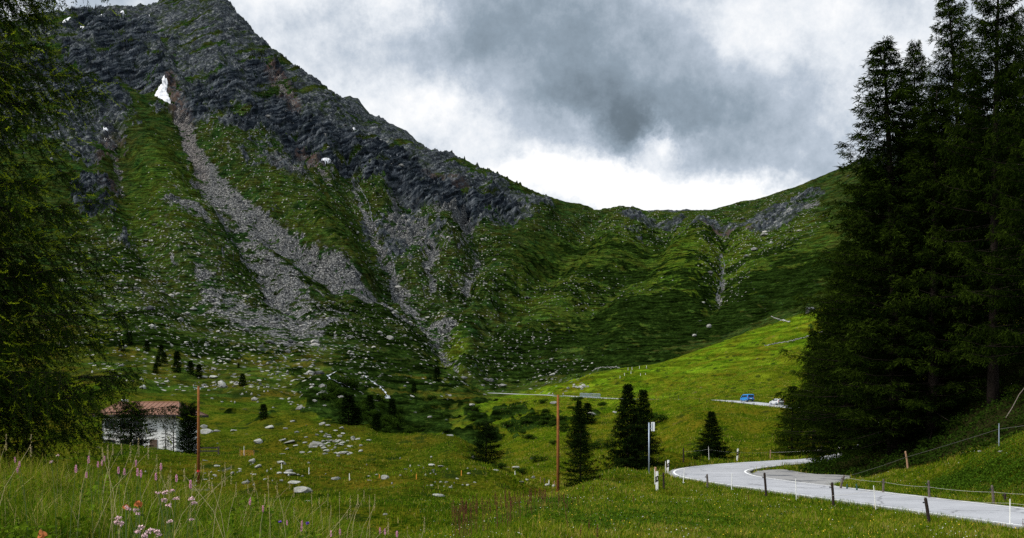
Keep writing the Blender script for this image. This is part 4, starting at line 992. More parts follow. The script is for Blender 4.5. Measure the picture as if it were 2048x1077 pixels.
# alder and juniper bushes: each one a thing
def bush_proto(seed, n=900, size=.16):
    g = np.random.default_rng(seed)
    lob = g.normal(0,.42,(9,3))*np.array([1,1,.5])+np.array([0,0,.55])
    c = lob[g.integers(0,9,n)]; v = unit(g.normal(size=(n,3))); P = c+v*(g.uniform(.18,.42,n))[:,None]; P[:,2] = np.maximum(P[:,2], .02)
    nrm = unit(v+g.normal(0,.5,(n,3))); a = unit(np.cross(nrm, g.normal(size=(n,3)))); b = np.cross(nrm,a); l = size*g.uniform(.5,1.3,n)
    V = np.stack([P-a*l[:,None]*.5, P+b*l[:,None]*.3, P+a*l[:,None]*.5, P-b*l[:,None]*.3],1).reshape(-1,3)
    t_ = np.repeat(np.clip(g.beta(2,3,n)+.25*(P[:,2]-.5),0,1),4)
    st = MB()
    for k in range(6):
        e = lob[k]; st.tube([(0,0,-.1),(e[0]*.5,e[1]*.5,.3),tuple(e)],[.03,.022,.008],4)
    return (V, np.arange(n*4).reshape(n,4), np.stack([t_,t_*0,t_*0],1)), st
M_alder = leaf_mat('alder_leaves', (.008,.020,.003), (.042,.078,.008), .25)
BUSH = []
def bush(px, py, wpx, label, group, hs=.7, dmin=60):
    p = hit(px, py, dmin); r_ = wpx/F0*p.y/1.7
    root = empty('bush', p, label, 'bush', group, rng.uniform(0,6.28)); root.scale = (r_, r_, r_*hs)
    k = int(rng.integers(0,4))
    while len(BUSH) < 4: BUSH.append([bush_proto(400+len(BUSH)), None])
    (cr, st), o = BUSH[k]
    if o is None:
        mesh_np('foliage', *cr[:2], M_alder, parent=root, col=cr[2]); st.build('stem', M_bark, root); BUSH[k][1] = root
    else:
        for ch in o.children: c = ch.copy(); C.objects.link(c); c.parent = root
AG = 'alder bushes filling the gully'
g = np.random.default_rng(77)
for i in range(46):
    t_ = g.random(); px = 650+150*t_+g.normal(0,22); py = 788+66*t_+g.normal(0,14)
    bush(px, py, g.uniform(14,28), 'dark green alder bush in the gully below the stream', AG, 1.0, 170)
for px, py, w_, lab in [(1040,950,34,'round dark bush beside the low stone heap left of the right pole'),(1075,925,30,'dark bush above the row of short stakes left of the right pole'),(1195,900,40,'dark bush left of the spruce pair'),(1165,905,26,'dark bush above the small larch crown'),
                        (735,957,10,'tiny dark bush beside the grey boulder on the meadow'),(1000,938,28,'low dark bush right of the lone larch'),(1420,918,70,'low dark bush skirting the foot of the single spruce'),(1390,918,30,'low dark bush left of the single spruce foot'),(1320,845,40,'dark green bush on the slope right of the spruce pair')]:
    bush(px, py, w_, lab, None)
for i in range(44):
    px = g.choice([1080,1130,940,860,1000,1120])+g.normal(0,34); py = 842+g.normal(0,26)
    bush(px, py, g.uniform(12,30), 'low dark juniper bush on the slope below the far road', 'juniper bushes on the slope below the far road', .55, 110)

# leafy herbs added round the feet of the valley trees as contact shade
fp = []
for (px, d, r_) in [(1256,77,2.0),(1286,80,2.0),(1423,97,2.2),(1161,58,1.2),(972,108,2.2),(1158,150,2.5),(262,118,2.5),(340,116.5,2.2),(377,115,2.0)]:
    c = at(px, d); n = int(700*r_); xx = c.x+g.normal(0,r_*.62,n); yy = c.y+g.normal(0,r_*.62,n); fp.append(np.stack([xx, yy, zat(xx,yy)+g.uniform(.02,.5,n)*np.clip(.6+fbm(xx/.7,yy/.7,331,2),.1,1.3)],1))
leaves('contact_shade_herbs', offroad(np.vstack(fp), .5), .13, M_alder, 26)

# flowers and stalks of the front meadow, one thing each
M_stem = simple('stem_green', (.06,.095,.012), .7, var=.3)
M_pink = simple('flower_pink', (.66,.30,.42), .8, var=.3, scale=60)
M_palepink = simple('flower_pale', (.72,.50,.50), .8, var=.2, scale=50)
M_violet = simple('flower_violet', (.20,.08,.55), .8, var=.2, scale=50)
M_straw = simple('straw', (.46,.37,.19), .85, var=.25, scale=20)
M_rust = simple('rusty_leaf', (.33,.10,.02), .9, var=.5, scale=25)
M_dock = simple('dock_seed', (.105,.028,.012), .95, var=.5, scale=30)
def on_bank(px, py, d): return Vector(((px-CX)/F0*d, d, (HY-py)/F0*d))
def stalk(name, label, cat, group, px, py, d, head, hm, lean=.06, stem=M_stem, sr=.004, proto=None):
    """a stalk whose head stands at photo px,py at distance d"""
    top = on_bank(px, py, d); gz = float(zat(top.x, d)[0]); h = max(.15, top.z-gz)
    root = empty(name, (top.x-lean*h, d, gz), label, cat, group)
    sr = sr*.6; s = MB(); s.tube([(0,0,-.03),(lean*h*.12,0,h*.35),(lean*h*.45,0,h*.72),(lean*h,0,h)],[sr,sr*.8,sr*.7,sr*.5],5); s.build('stem', stem, root)
    hd = head(Vector((lean*h,0,h))); hd.build('flower_head', hm, root)
def spike(L, r, n=70, seed=0):
    def f(p):
        g = np.random.default_rng(seed+int(abs(p.z)*1e4)); b = MB()
        for i in range(n):
            s = g.random(); rr = r*(math.sin(math.pi*min(1,.12+.86*s))**.6); a = g.uniform(0,6.28)
            c = p+Vector((rr*.6*math.cos(a), rr*.6*math.sin(a), (s-.5)*L)); q = r*.55
            n_ = Vector((math.cos(a), math.sin(a), .4)); t1 = n_.cross(Vector((0,0,1))).normalized()*q*.6; t2 = Vector((0,0,1))*q*.7
            e = c+n_*q; b.face((c-t1-t2, c+t1-t2, e)); b.face((c+t1-t2, c+t2, e)); b.face((c+t2, c-t1-t2, e))
        return b
    return f
def umbel(R_, n=26, seed=0, q=.008):
    def f(p):
        g = np.random.default_rng(seed+int(abs(p.x+p.z)*1e4)); b = MB()
        for i in range(n):
            a, r_ = g.uniform(0,6.28), R_*math.sqrt(g.random()); c = p+Vector((r_*math.cos(a), r_*math.sin(a), g.normal(0,R_*.3)))
            for k in range(3):
                u_ = Vector(g.normal(size=3)).normalized(); v_ = u_.cross(Vector((0,0,1))).normalized()
                b.face((c-v_*q, c+u_*q*1.4, c+v_*q, c-u_*q*.6))
        return b
    return f
PINK = [(39,929,7),(177,920,6),(152,938,5.5),(196,929,7),(204,926,7.5),(173,950,6.5),(237,941,6),(249,944,6.5),(272,927,6.5),(275,945,5.6),(282,948,5.6),(312,954,5.6),(322,934,6),(353,957,5.5),(381,969,5.0),(500,1003,6),(526,1018,6.5),(604,1047,7),(603,1057,7),(760,1062,7),(770,1064,7),(794,1068,6),(680,1064,7),(662,1068,7),(574,1046,8),(30,920,8),(35,940,7.5),(209,918,8)]
for i, (px, py, d) in enumerate(PINK):
    stalk('bistort_flower', 'pink bistort flower spike on a thin stem above the meadow grass', 'flower', 'pink flower spikes in the front meadow', px, py, d, spike(.042,.0065,70,i), M_pink, rng.normal(0,.06))
PALE = [(330,985,4.5),(345,982,4.5),(352,997,4.4),(328,1000,4.4),(383,998,4.6),(388,1006,4.6),(337,1012,4.3),(272,1020,4.2),(256,1016,4.2),(278,1028,4.2),(237,1036,4.0),(232,1046,4.0),(243,1048,4.0),(283,1055,3.9),(297,1066,3.9),(303,1060,3.9),(312,1064,3.9),(275,1064,3.9),(318,1070,3.9),(290,1072,3.8),(316,986,4.6),(115,912,8),(103,924,7),(384,1040,5),(340,1044,4.6)]
for i, (px, py, d) in enumerate(PALE):
    stalk('campion_flower', 'pale pinkish white flower cluster low in the front grass', 'flower', 'pale flower clusters in the front meadow', px, py, d, umbel(.012,16,i,.0048), M_palepink, rng.normal(0,.05))
for px, py, d, lab in [(615,1047,6.5,'violet bellflower at the bottom, the right one of the two'),(560,1044,7,'violet bellflower at the bottom, the left one of the two')]:
    stalk('bellflower', lab, 'flower', 'violet bellflowers', px, py, d, umbel(.009,14,3,.006), M_violet)
# pale seeding grass stalks above the bank
g = np.random.default_rng(9)
ST = [(402,935),(408,945),(420,960),(445,948),(441,962),(462,950),(505,955),(498,978),(510,975),(535,965),(552,978),(580,972),(590,985),(625,995),(640,1003),(655,1000),(680,997),(715,1000),(717,1003),(731,992),(752,1003),(735,1005),(700,1015),(660,1022),(690,1030),(748,1015),(845,1050),(776,1052),(818,1070),(780,1060),(590,1030),(545,1010),(530,1000),(470,980),(425,975),(365,950),(390,940),(335,965),(296,905),(262,905),(243,898),(225,900),(215,905),(280,895),(205,910),(326,948),(340,955),(312,930),(178,915),(60,890),(12,885)]
for i, (px, py) in enumerate(ST):
    d = float(g.uniform(6.5,12)) if px > 380 else float(g.uniform(6,9))
    stalk('seed_grass', 'straw coloured seeding grass stalk standing above the front meadow', 'grass', 'straw coloured grass stalks', px+g.normal(0,2), py, d, spike(g.uniform(.08,.16),.0058,60,i), M_straw, g.normal(.06,.24), M_straw, .0032)
# rust brown dock plants on the edge of the bank
g = np.random.default_rng(19)
DK = []
for i in range(88):
    s = g.random(); px = 905+205*s+g.normal(0,12); DK.append((px, 1020-34*s+g.normal(0,6), float(24+12*s)))
DK += [(1104,985,36),(1118,995,33),(1128,1000,33),(1135,1005,32),(1146,995,36),(1156,1000,36),(1166,975,44),(1132,1022,26),(1267,1000,37),(1200,962,50),(1212,958,52),(1186,980,40),(1162,1060,22),(1195,1062,22),(1178,1048,24)]
DK += [(1497,995,43),(1500,1003,43),(1966,1066,31),(2046,1045,33)]
for i, (px, py, d) in enumerate(DK):
    solo = {len(DK)-2:'dark red dock plant standing alone at the bottom right', len(DK)-1:'dark red dock plant at the right edge by the road', len(DK)-3:'right one of two small dock plants on the bank below the road', len(DK)-4:'left one of two small dock plants on the bank below the road'}.get(i)
    stalk('dock_plant', solo or 'rust brown dock plant among the weeds on the bank edge', 'plant', None if solo else 'rust brown dock plants on the bank edge', px, py, d, spike(g.uniform(.2,.42),.022,50,i), M_dock, g.normal(0,.06), M_dock, .008)
def dry_leaf(px, py, d, label, sz):
    c = on_bank(px, py, d); g2 = np.random.default_rng(int(px)); b = MB()
    for k in range(7):
        u_ = Vector(g2.normal(size=3)).normalized(); n_ = Vector((g2.normal(0,.4),-1,g2.normal(.4,.4))).normalized(); v_ = n_.cross(u_).normalized(); u_ = v_.cross(n_)
        o = Vector(g2.normal(0,sz*.45,3)); pts = [c*0+o+u_*(sz*math.cos(a)*(.7+.3*g2.random()))+v_*(sz*.6*math.sin(a)*(.7+.3*g2.random()))+n_*g2.normal(0,sz*.12) for a in np.linspace(0,6.28,8)[:-1]]
        b.face(pts)
    st = MB(); gz = float(zat(c.x, c.y)[0]); st.tube([(0,0,gz-c.z-.03),(0,0,0)],[.005,.003],5)
    root = empty('withered_plant', c, label, 'plant'); b.build('leaf', M_rust, root); st.build('stem', M_stem, root)
dry_leaf(279,1008,4.4,'withered orange brown leaf in the front grass among pale flowers',.018)
dry_leaf(252,1015,4.3,'smaller rust coloured leaf left of the orange brown one in the front grass',.013)
dry_leaf(80,1068,3.9,'reddish withered leaf at the bottom left in the front grass',.016)
# ================================================================ built things
M_white = simple('white_plaster', (.82,.82,.80), .9, var=.06, scale=1.2, dirt=(.64,.63,.60))
M_roof = simple('brown_metal_roof', (.18,.085,.048), .6, var=.10, scale=.5, spec=.25)
M_fascia = simple('dark_fascia', (.020,.016,.014), .7)
M_glass = simple('window_glass', (.02,.025,.03), .12, var=.1, spec=.6)
M_shutter = simple('window_wood', (.10,.065,.045), .8, var=.2)
M_wood = simple('weathered_wood', (.10,.083,.070), .95, var=.4, scale=14, bump=.5, spec=.1)
M_palewood = simple('pale_wood', (.33,.20,.12), .9, var=.3, scale=14, spec=.1)
M_darkwood = simple('dark_wood', (.030,.022,.018), .95, var=.5, scale=18, bump=.5, spec=.1)
M_pole = simple('creosoted_pole', (.20,.075,.020), .85, var=.25, scale=5, spec=.15)
M_plastic = simple('white_plastic', (.80,.80,.76), .5, var=.08)
M_black = simple('black_plastic', (.012,.012,.014), .6)
M_green = simple('green_plastic', (.02,.07,.05), .6)
M_refl = simple('reflector', (.55,.50,.45), .2, spec=.8)
M_steel = simple('galvanised_steel', (.30,.36,.43), .45, metal=.35, var=.15, scale=8)
M_alu = simple('sign_back', (.62,.64,.66), .45, metal=.2, var=.15, scale=3)
M_wire = simple('fence_wire', (.52,.50,.44), .6, var=.15)
M_redpaint = simple('red_mark', (.55,.02,.02), .7)
M_orange = simple('orange_net', (.62,.26,.03), .8, var=.2)
M_ceramic = simple('insulator', (.30,.28,.24), .3)

# ---- house
def house():
    # front faces the camera, turned a little; width 10.4 m, two storeys, low hipped metal roof
    c = at(305, 133); c.z = -4.05
    root = empty('house', c, 'white plastered house with low brown metal roof behind dark little trees', 'house', None, R(-4))
    W_, D_, Hh, ov, rise = 9.8, 8.0, 5.45, .85, 1.75
    b = MB(); b.box((0,0,Hh/2-.3),(W_,D_,Hh+.6)); b.build('wall', M_white, root)
    b = MB(); b.box((0,0,.12),(W_+.08,D_+.08,.9)); b.build('plinth', simple('grey_plinth',(.30,.30,.29),.9,var=.15), root)
    ex, ey = W_/2+ov, D_/2+ov; rx = W_/2-1.35
    e0 = Hh-.12
    roof = MB()
    A=(-ex,-ey,e0);B_=(ex,-ey,e0);C_=(ex,ey,e0);E_=(-ex,ey,e0);Lr=(-rx-1.0,0,e0+rise);Rr=(rx,0,e0+rise)
    roof.face((A,B_,Rr,Lr));roof.face((B_,C_,Rr));roof.face((C_,E_,Lr,Rr));roof.face((E_,A,Lr));roof.face((A,E_,C_,B_))
    # standing seams
    n=17
    for i in range(1,n):
        x = -ex+2*ex*i/n
        tt = 1.0
        if x > rx: tt = (ex-x)/(ex-rx)
        if x < -rx-1.0: tt = (ex+x)/(ex-rx-1.0)
        for sy in (-1,1):
            p0 = Vector((x,sy*ey,e0+.02)); p1 = Vector((x,sy*ey*(1-tt),e0+rise*tt+.02)); roof.tube([p0,p1],.035,4)
    ro = roof.build('roof', M_roof, root)
    cap = MB(); cap.tube([Lr,Rr],.10,6)
    for q in (A,E_): cap.tube([q,Lr],.08,6)
    for q in (B_,C_): cap.tube([q,Rr],.08,6)
    cap.build('ridge_cap', M_roof, ro)
    f = MB()
    for sy in (-1,1): f.box((0,sy*(ey+.03),e0-.13),(2*ex+.12,.06,.30))
    for sx in (-1,1): f.box((sx*(ex+.03),0,e0-.13),(.06,2*ey-.02,.30))
    f.build('gutter', M_fascia, ro)
    f = MB(); f.tube([(-W_/2-.02,-D_/2-.08,e0-.25),(-W_/2-.02,-D_/2-.08,.1)],.06,8); f.tube([(-W_/2-.02,-ey,e0-.2),(-W_/2-.02,-D_/2-.08,e0-.55)],.06,8)
    f.build('drainpipe', M_fascia, root)
    b = MB(); b.box((-4.2,1.0,e0+1.5),(.6,.6,1.1)); b.box((-4.2,1.0,e0+2.1),(.75,.75,.10)); b.build('chimney', M_white, ro)
    for z in (1.55, 4.1):
        for x in (-3.9,-1.9,-.15):
            w_=MB(); w_.box((x,-D_/2-.02,z),(1.25,.10,1.2)); o=w_.build('window', M_shutter, root)
            g_=MB(); 
            for k in (-1,1): g_.box((x+k*.29,-D_/2-.06,z),(.50,.05,1.02))
            g_.build('pane', M_glass, o)
            s_=MB(); s_.box((x,-D_/2-.09,z-.66),(1.4,.22,.08)); s_.build('sill', M_white, o)
    d=MB(); d.box((1.9,-D_/2-.03,1.1),(1.0,.10,2.1)); o=d.build('door', M_shutter, root)
    h=MB(); h.box((2.25,-D_/2-.11,1.1),(.12,.06,.04)); h.build('handle', M_steel, o)
house()
def rail_fence(px0, px1, py, label, dist):
    a = at(px0, dist); b_ = at(px1, dist+1.0); root = empty('rail_fence', a, label, 'fence')
    v = b_-a; n = max(2, int(v.length/1.9)+1)
    for k in range(n):
        q = v*(k/(n-1)); z = float(zat(a.x+q.x, a.y+q.y)[0])-a.z; m = MB(); m.box((q.x,q.y,z+.45),(.16,.16,1.25)); m.build('post', M_wood, root)
    for hh in (.45, .85):
        m = MB(); m.box((v.x/2, v.y/2-.12, hh),(v.length,.06,.16), math.atan2(v.y, v.x)); m.build('rail', M_wood, root)
rail_fence(399, 437, 905, 'grey wooden rail fence to the right of the house behind the left pole', 121)
# ---- poles
def pole(px, top, base_py, d, label):
    p = at(px, d); z = (HY-top)/F0*d; h = z-p.z; root = empty('utility_pole', p, label, 'pole')
    m = MB(); m.tube([(0,0,-.5),(0,0,h*.5),(0,0,h)],[.13,.115,.095],12); m.build('pole', M_pole, root, smooth=True)
    m = MB(); m.tube([(0,0,1.05),(0,0,1.22)],[.135,.135],12); m.build('red_band', M_redpaint, root)
    m = MB(); m.tube([(-.42,0,h-.12),(.42,0,h-.12)],.018,6); m.tube([(-.42,0,h-.12),(-.42,0,h+.02)],.018,6); m.tube([(.42,0,h-.12),(.42,0,h+.02)],.018,6); cb=m.build('crossarm', M_steel, root)
    for s in (-.42,.42):
        m = MB(); m.tube([(s,0,h+.02),(s,0,h+.07),(s,0,h+.15)],[.04,.055,.025],8); m.build('insulator', M_ceramic, cb)
pole(397, 773, 960, 84, 'brown wooden pole standing beside the white house')
pole(1116, 790, 985, 80, 'brown wooden pole left of the small larch in the middle of the valley')
# ---- road sign seen edge on
def sign():
    p = at(1298, 66); h = (HY-846)/F0*66-p.z; root = empty('road_sign', p, 'grey steel sign post with a white board turned away, beside the spruce pair', 'sign')
    m = MB(); m.tube([(0,0,-.3),(0,0,h)],.045,12); m.tube([(0,0,h),(0,0,h+.02)],[.045,.03],12); m.build('post', M_steel, root, smooth=True)
    m = MB(); m.box((0,0,.02),(.30,.30,.06)); m.build('base_plate', M_steel, root)
    ang = R(-77); d_ = Vector((math.cos(ang), math.sin(ang), 0))
    c = Vector((.26,-.02,h-.26))
    m = MB(); m.box(c,(.62,.03,.60), ang, bev=.01); m.build('board', M_alu, root)
    m = MB()
    for zz in (h-.14, h-.36): m.box((.14,0,zz),(.30,.035,.035))
    m.build('bracket', M_steel, root)
    m = MB()
    n_ = Vector((-d_.y, d_.x, 0)); 
    for s in (-1,1):
        q = c - n_*.0; 
    m.box(c+Vector((-.03,0,.02)),(.05,.03,.50), ang); m.build('stiffener', M_steel, root)
sign()
# ---- marker posts
def marker(px, top, bpy_, d, label, lean=0.):
    p = at(px, d); h = (bpy_-top)/F0*d; root = empty('marker_post', p, label, 'road marker', 'white marker posts along the road')
    root.rotation_euler = (0, lean, 0)
    def sec(z0, z1, name, mat, gr=0.0):
        m = MB(); 
        ring = [(-.06,-.05),(.06,-.05),(.075,.0),(.03,.06),(-.03,.06),(-.075,.0)]
        b0 = len(m.v)
        for z in (z0, z1):
            for (x,y) in ring: m.v.append((x*(1+gr), y*(1+gr), z + (x*.6 if name == 'band' else 0)))
        for k in range(6): m.f.append((k,(k+1)%6,6+(k+1)%6,6+k)); m.m.append(0)
        m.f.append((6,7,8,9,10,11)); m.m.append(0); m.f.append((5,4,3,2,1,0)); m.m.append(0)
        return m.build(name, mat, root)
    sec(-.1, h, 'body', M_plastic); sec(h*.46, h*.76, 'band', M_black, .10)
    m = MB(); m.box((0,-.065,h*.62),(.05,.02,.14)); m.build('reflector', M_refl, root)
marker(1314, 918, 956, 55, 'white marker post with black band in front of a brown stake at the bend')
marker(1335, 913, 939, 71, 'white marker post with black band just beyond the road tip', .06)
marker(1474, 900, 925, 93, 'white marker post on the outer side of the bend, right of the single spruce', .08)
marker(1677, 895, 913, 103, 'white marker post half hidden at the dark stand, where the road vanishes', .1)
# ---- fence posts and electric fence stakes
POSTS = {}
def post(px, bpy_, tx, ty, kind, label, d=None, r=None, group=None):
    p = hit(px, bpy_, 22) if d is None else at(px, d)
    mat, rad, nm, cat = {'wood':(M_wood,.055,'fence_post','fence post'),'dark':(M_darkwood,.06,'fence_post','fence post'),'pale':(M_palewood,.06,'fence_post','fence post'),
        'white':(M_plastic,.022,'fence_stake','fence stake'),'steel':(M_steel,.03,'fence_stake','fence stake'),'green':(M_green,.05,'fence_stake','fence stake'),'orange':(M_orange,.03,'fence_stake','fence stake')}[kind]
    if r: rad = r
    k = p.y/F0; h = (bpy_-ty)*k; lx = (tx-px)*k
    root = empty(nm, p, label, cat, group or ('electric fence stakes' if nm == 'fence_stake' else 'wooden fence posts'))
    m = MB(); g = np.random.default_rng(int(px))
    if kind in ('wood','dark','pale'):
        m.tube([(-.15*lx,0,-.3),(lx*.5+g.normal(0,.008),g.normal(0,.01),h*.5),(lx,0,h-.05),(lx+.005,.01,h)],[rad*1.08,rad*g.uniform(.9,1.05),rad*.95,rad*.6],9)
        m.build('post', mat, root)
        m = MB(); m.tube([(lx*.82-rad-.05,-.01,h*.8),(lx*.82+.02,-.01,h*.8)],.016,6); m.tube([(lx*.82-rad-.06,-.01,h*.8),(lx*.82-rad-.03,-.01,h*.8)],.03,7); m.build('insulator', M_black, root)
    else:
        m.tube([(-.1*lx,0,-.2),(lx*.5,0,h*.5),(lx,0,h)],[rad,rad*.9,rad*.7],7); m.build('stake', mat, root)
        if kind == 'white':
            m = MB(); m.box((lx*.1+.04,0,.10),(.12,.025,.02)); m.build('foot_step', M_plastic, root)
    POSTS[label] = p + Vector((lx, 0, h))
    return root
post(1533,986,1529,937,'dark','leaning dark fence post at the roadside, inside the bend of white line', d=48.0)
post(1667,1011,1664,963,'dark','broken dark fence post with pale top, by the road in the centre right', d=42.5)
post(1859,1035,1851,985,'dark','black pointed fence post leaning left in the grass below the road', d=35.5)
post(1415,973,1414,945,'wood','short grey fence post at the near edge of the road bend', d=55)
post(1328,957,1327,924,'dark','dark fence post left of the road tip, between the marker posts', d=55.5)
post(1312,925,1311,909,'pale','brown stake rising behind the nearest marker post', d=68, r=.09)
post(1367,936,1367,907,'dark','reddish brown post just beyond the road tip', d=85)
post(1541,917,1541,899,'pale','reddish post on the meadow beyond the outer curve', d=101)
post(1649,929,1643,895,'dark','crooked dark post at the inner road edge under the trees', d=90)
post(1674,920,1672,902,'dark','dark short post under the white marker at the dark stand', d=96)
post(1653,928,1652,920,'dark','dark stump of a post at the inner road edge, left one', d=89, r=.07)
post(1662,926,1661,920,'dark','dark stump of a post at the inner road edge, right one', d=90, r=.06)
post(1680,971,1688,943,'wood','grey post leaning right at the corner of the lay-by', d=53.5)
post(1766,984,1767,955,'wood','light grey post above the road, leftmost of three in the right field', d=50.5)
post(1859,994,1857,957,'wood','grey post above the road, middle one of three in the right field', d=46.8)
post(1988,1009,1984,969,'wood','grey post above the road, right one of three in the right field', d=43.2)
post(2010,983,2010,966,'dark','short brown post among the nettles at the right edge', d=44.5)
post(1816,928,1811,894,'pale','brown post carrying a cable at the foot of the dark slope', d=61)
post(1998,875,1998,829,'steel','thin metal stake with violet insulator on the grassy slope at the right edge', d=52.5)
post(1463,979,1464,943,'white','white stake at the near road edge, straight below the single spruce', d=52.5)
post(1366,967,1369,934,'white','white stake at the near tip of the road bend', d=58)
post(1593,1000,1591,957,'white','white stake at the roadside in front of the lay-by', d=46)
post(1752,1022,1747,972,'white','white stake at the roadside between the broken and the black post', d=40.5)
post(2020,1058,2020,1003,'white','white stake at the right end of the near roadside', d=34.2)
post(1310,953,1309,920,'white','white stake close beside the nearest marker post', d=57)
post(1331,940,1331,915,'white','white stake touching the second marker post', d=70)
post(1418,930,1417,903,'white','white stake at the foot of the single spruce', d=89)
post(1694,972,1694,960,'green','left one of two short green stakes at the corner of the lay-by', d=53)
post(1714,974,1713,959,'green','right one of two short green stakes at the corner of the lay-by', d=52)
for px, b_, t_, k, lab in [(699,961,947,'white','white stake on the meadow beside a grey boulder'),(618,949,935,'white','faint white stake on the meadow above the white boulder'),(563,938,927,'white','white stake leaning at a flat dark boulder on the meadow'),
    (833,959,948,'orange','left orange stake on the meadow under the grassy knoll'),(923,952,941,'orange','right orange stake on the meadow under the grassy knoll'),(759,958,949,'orange','orange stake beside the round grey boulder'),
    (1081,966,955,'pale','leftmost stake of the short row left of the right pole'),(1089,967,957,'wood','second stake of the short row left of the right pole'),(1098,972,960,'white','white stake in the short row left of the right pole'),(1109,974,962,'pale','rightmost stake of the short row, touching the right pole'),
    (1030,951,943,'white','tiny white stake in front of the round bush right of the lone larch')]:
    post(px, b_, px, t_, k, lab, r=.045 if k != 'white' else .04)
# little stakes along the far road and on the hillside above it
for px, b_, t_ in [(1414,806,801),(1440,807,801),(1464,809,802),(1488,811,804),(1508,812,806),(1540,816,810),(1399,802,797),(1340,797,790),(1326,796,790),(1312,795,789),(1357,797,791)]:
    post(px, b_, px, t_, 'dark', 'thin dark post along the far road by the vehicles', group='posts along the far road', r=.06)
for px, b_, t_ in [(1256,741,735),(1264,740,734),(1279,738,732),(1293,737,731),(1262,748,742),(1249,752,746),(1240,757,752),(1281,752,747),(1291,750,746)]:
    post(px, b_, px, t_, 'white', 'tiny pale stake on the hillside above the bridge', group='pale stakes on the hillside', r=.07)
# wires
def wire(name, label, pts, rad, mat, sag=.05, group=None):
    m = MB(); P = []
    for a, b_ in zip(pts[:-1], pts[1:]):
        for k in range(6): s = k/6; q = a.lerp(b_, s); q.z -= sag*4*s*(1-s); P.append(q)
    P.append(pts[-1]); m.tube(P, rad, 5); o = m.build(name, mat)
    return tag(o, label, 'wire', group)
Lb = lambda s: next(v for k, v in POSTS.items() if k.startswith(s)).copy()
def low(v, f): q = v.copy(); q.z -= f; return q
wire('fence_wire','thin pale wire along the near roadside from the broken post to the right edge',[low(Lb('broken dark'),.55),low(Lb('white stake at the roadside between'),.18),low(Lb('black pointed'),-.02),low(Lb('white stake at the right end'),.15),at(2200,31)+Vector((0,0,.9))],.004,M_wire)
wire('fence_wire','pale wire along the field edge above the road on the right',[low(Lb('grey post leaning'),.1),low(Lb('light grey post'),.15),low(Lb('grey post above the road, middle'),.3),low(Lb('grey post above the road, right'),.3),at(2180,40)+Vector((0,0,.6))],.004,M_wire)
wire('fence_cable','thick pale cable climbing the dark slope from the brown post to the right edge',[hit(1690,958,45)+Vector((0,0,.15)),at(1735,63)+Vector((0,0,.55)),low(Lb('brown post carrying'),.38),low(Lb('thin metal stake'),.30),at(2140,49)+Vector((0,0,1.0))],.011,simple('old_cable',(.09,.088,.08),.9,spec=.05),.02)
wire('fence_wire','thin wire between the posts beyond the road tip and the single spruce',[low(Lb('reddish brown post'),.3),low(Lb('white stake at the foot'),.25),at(1474,93)+Vector((0,0,.8)),low(Lb('reddish post on'),.25),low(Lb('crooked'),.4)],.007,M_wire)
def netting():
    a = at(480,119); b_ = at(508,116); root = empty('safety_netting', a, 'low orange plastic netting on stakes on the meadow right of the rail fence', 'netting')
    m = MB(); v = b_-a
    for k in range(9): m.tube([(v.x*k/8, v.y*k/8, 0),(v.x*k/8, v.y*k/8, .95)],.012,4)
    for k in range(7): m.tube([(0,0,.1+.14*k),(v.x,v.y,.1+.14*k)],.012,4)
    m.build('net', M_orange, root)
    for q,hh in ((0,1.1),(.33,1.0),(1,1.05)):
        m = MB(); m.tube([(v.x*q,v.y*q,-.1),(v.x*q,v.y*q,hh)],.03,5); m.build('stake', M_palewood, root)
netting()
post(488,912,488,893,'white','white stake standing in the orange netting', r=.04)
# pale dead branch in the grass at the bottom, and one on the dark slope
def branch(pts, rad, label):
    m = MB(); c = pts[0]; P = [p-c for p in pts]; root = empty('dead_branch', c, label, 'branch')
    m.tube(P, [rad*(1-.6*i/len(P)) for i in range(len(P))], 7); m.build('branch', M_dead, root)
    q = P[len(P)//2]; m = MB(); m.tube([q, q+Vector((.06,.03,.10)), q+Vector((.15,.05,.14))],[rad*.4,rad*.3,.004],5); m.build('twig', M_dead, root)
b0 = at(1390,24.2)
branch([b0+Vector((0,0,.02)), at(1398,24.5)+Vector((0,0,.10)), at(1410,24.8)+Vector((0,0,.17)), at(1424,25.1)+Vector((0,0,.18))], .035, 'pale bare branch lying in the grass at the bottom edge')
branch([at(2012,57)+Vector((0,0,.0)), at(2025,57)+Vector((0,0,.35)), at(2038,57)+Vector((0,0,.9)), at(2062,57)+Vector((0,0,1.6))], .028, 'thin grey dead branch rising from the dark slope at the right edge')

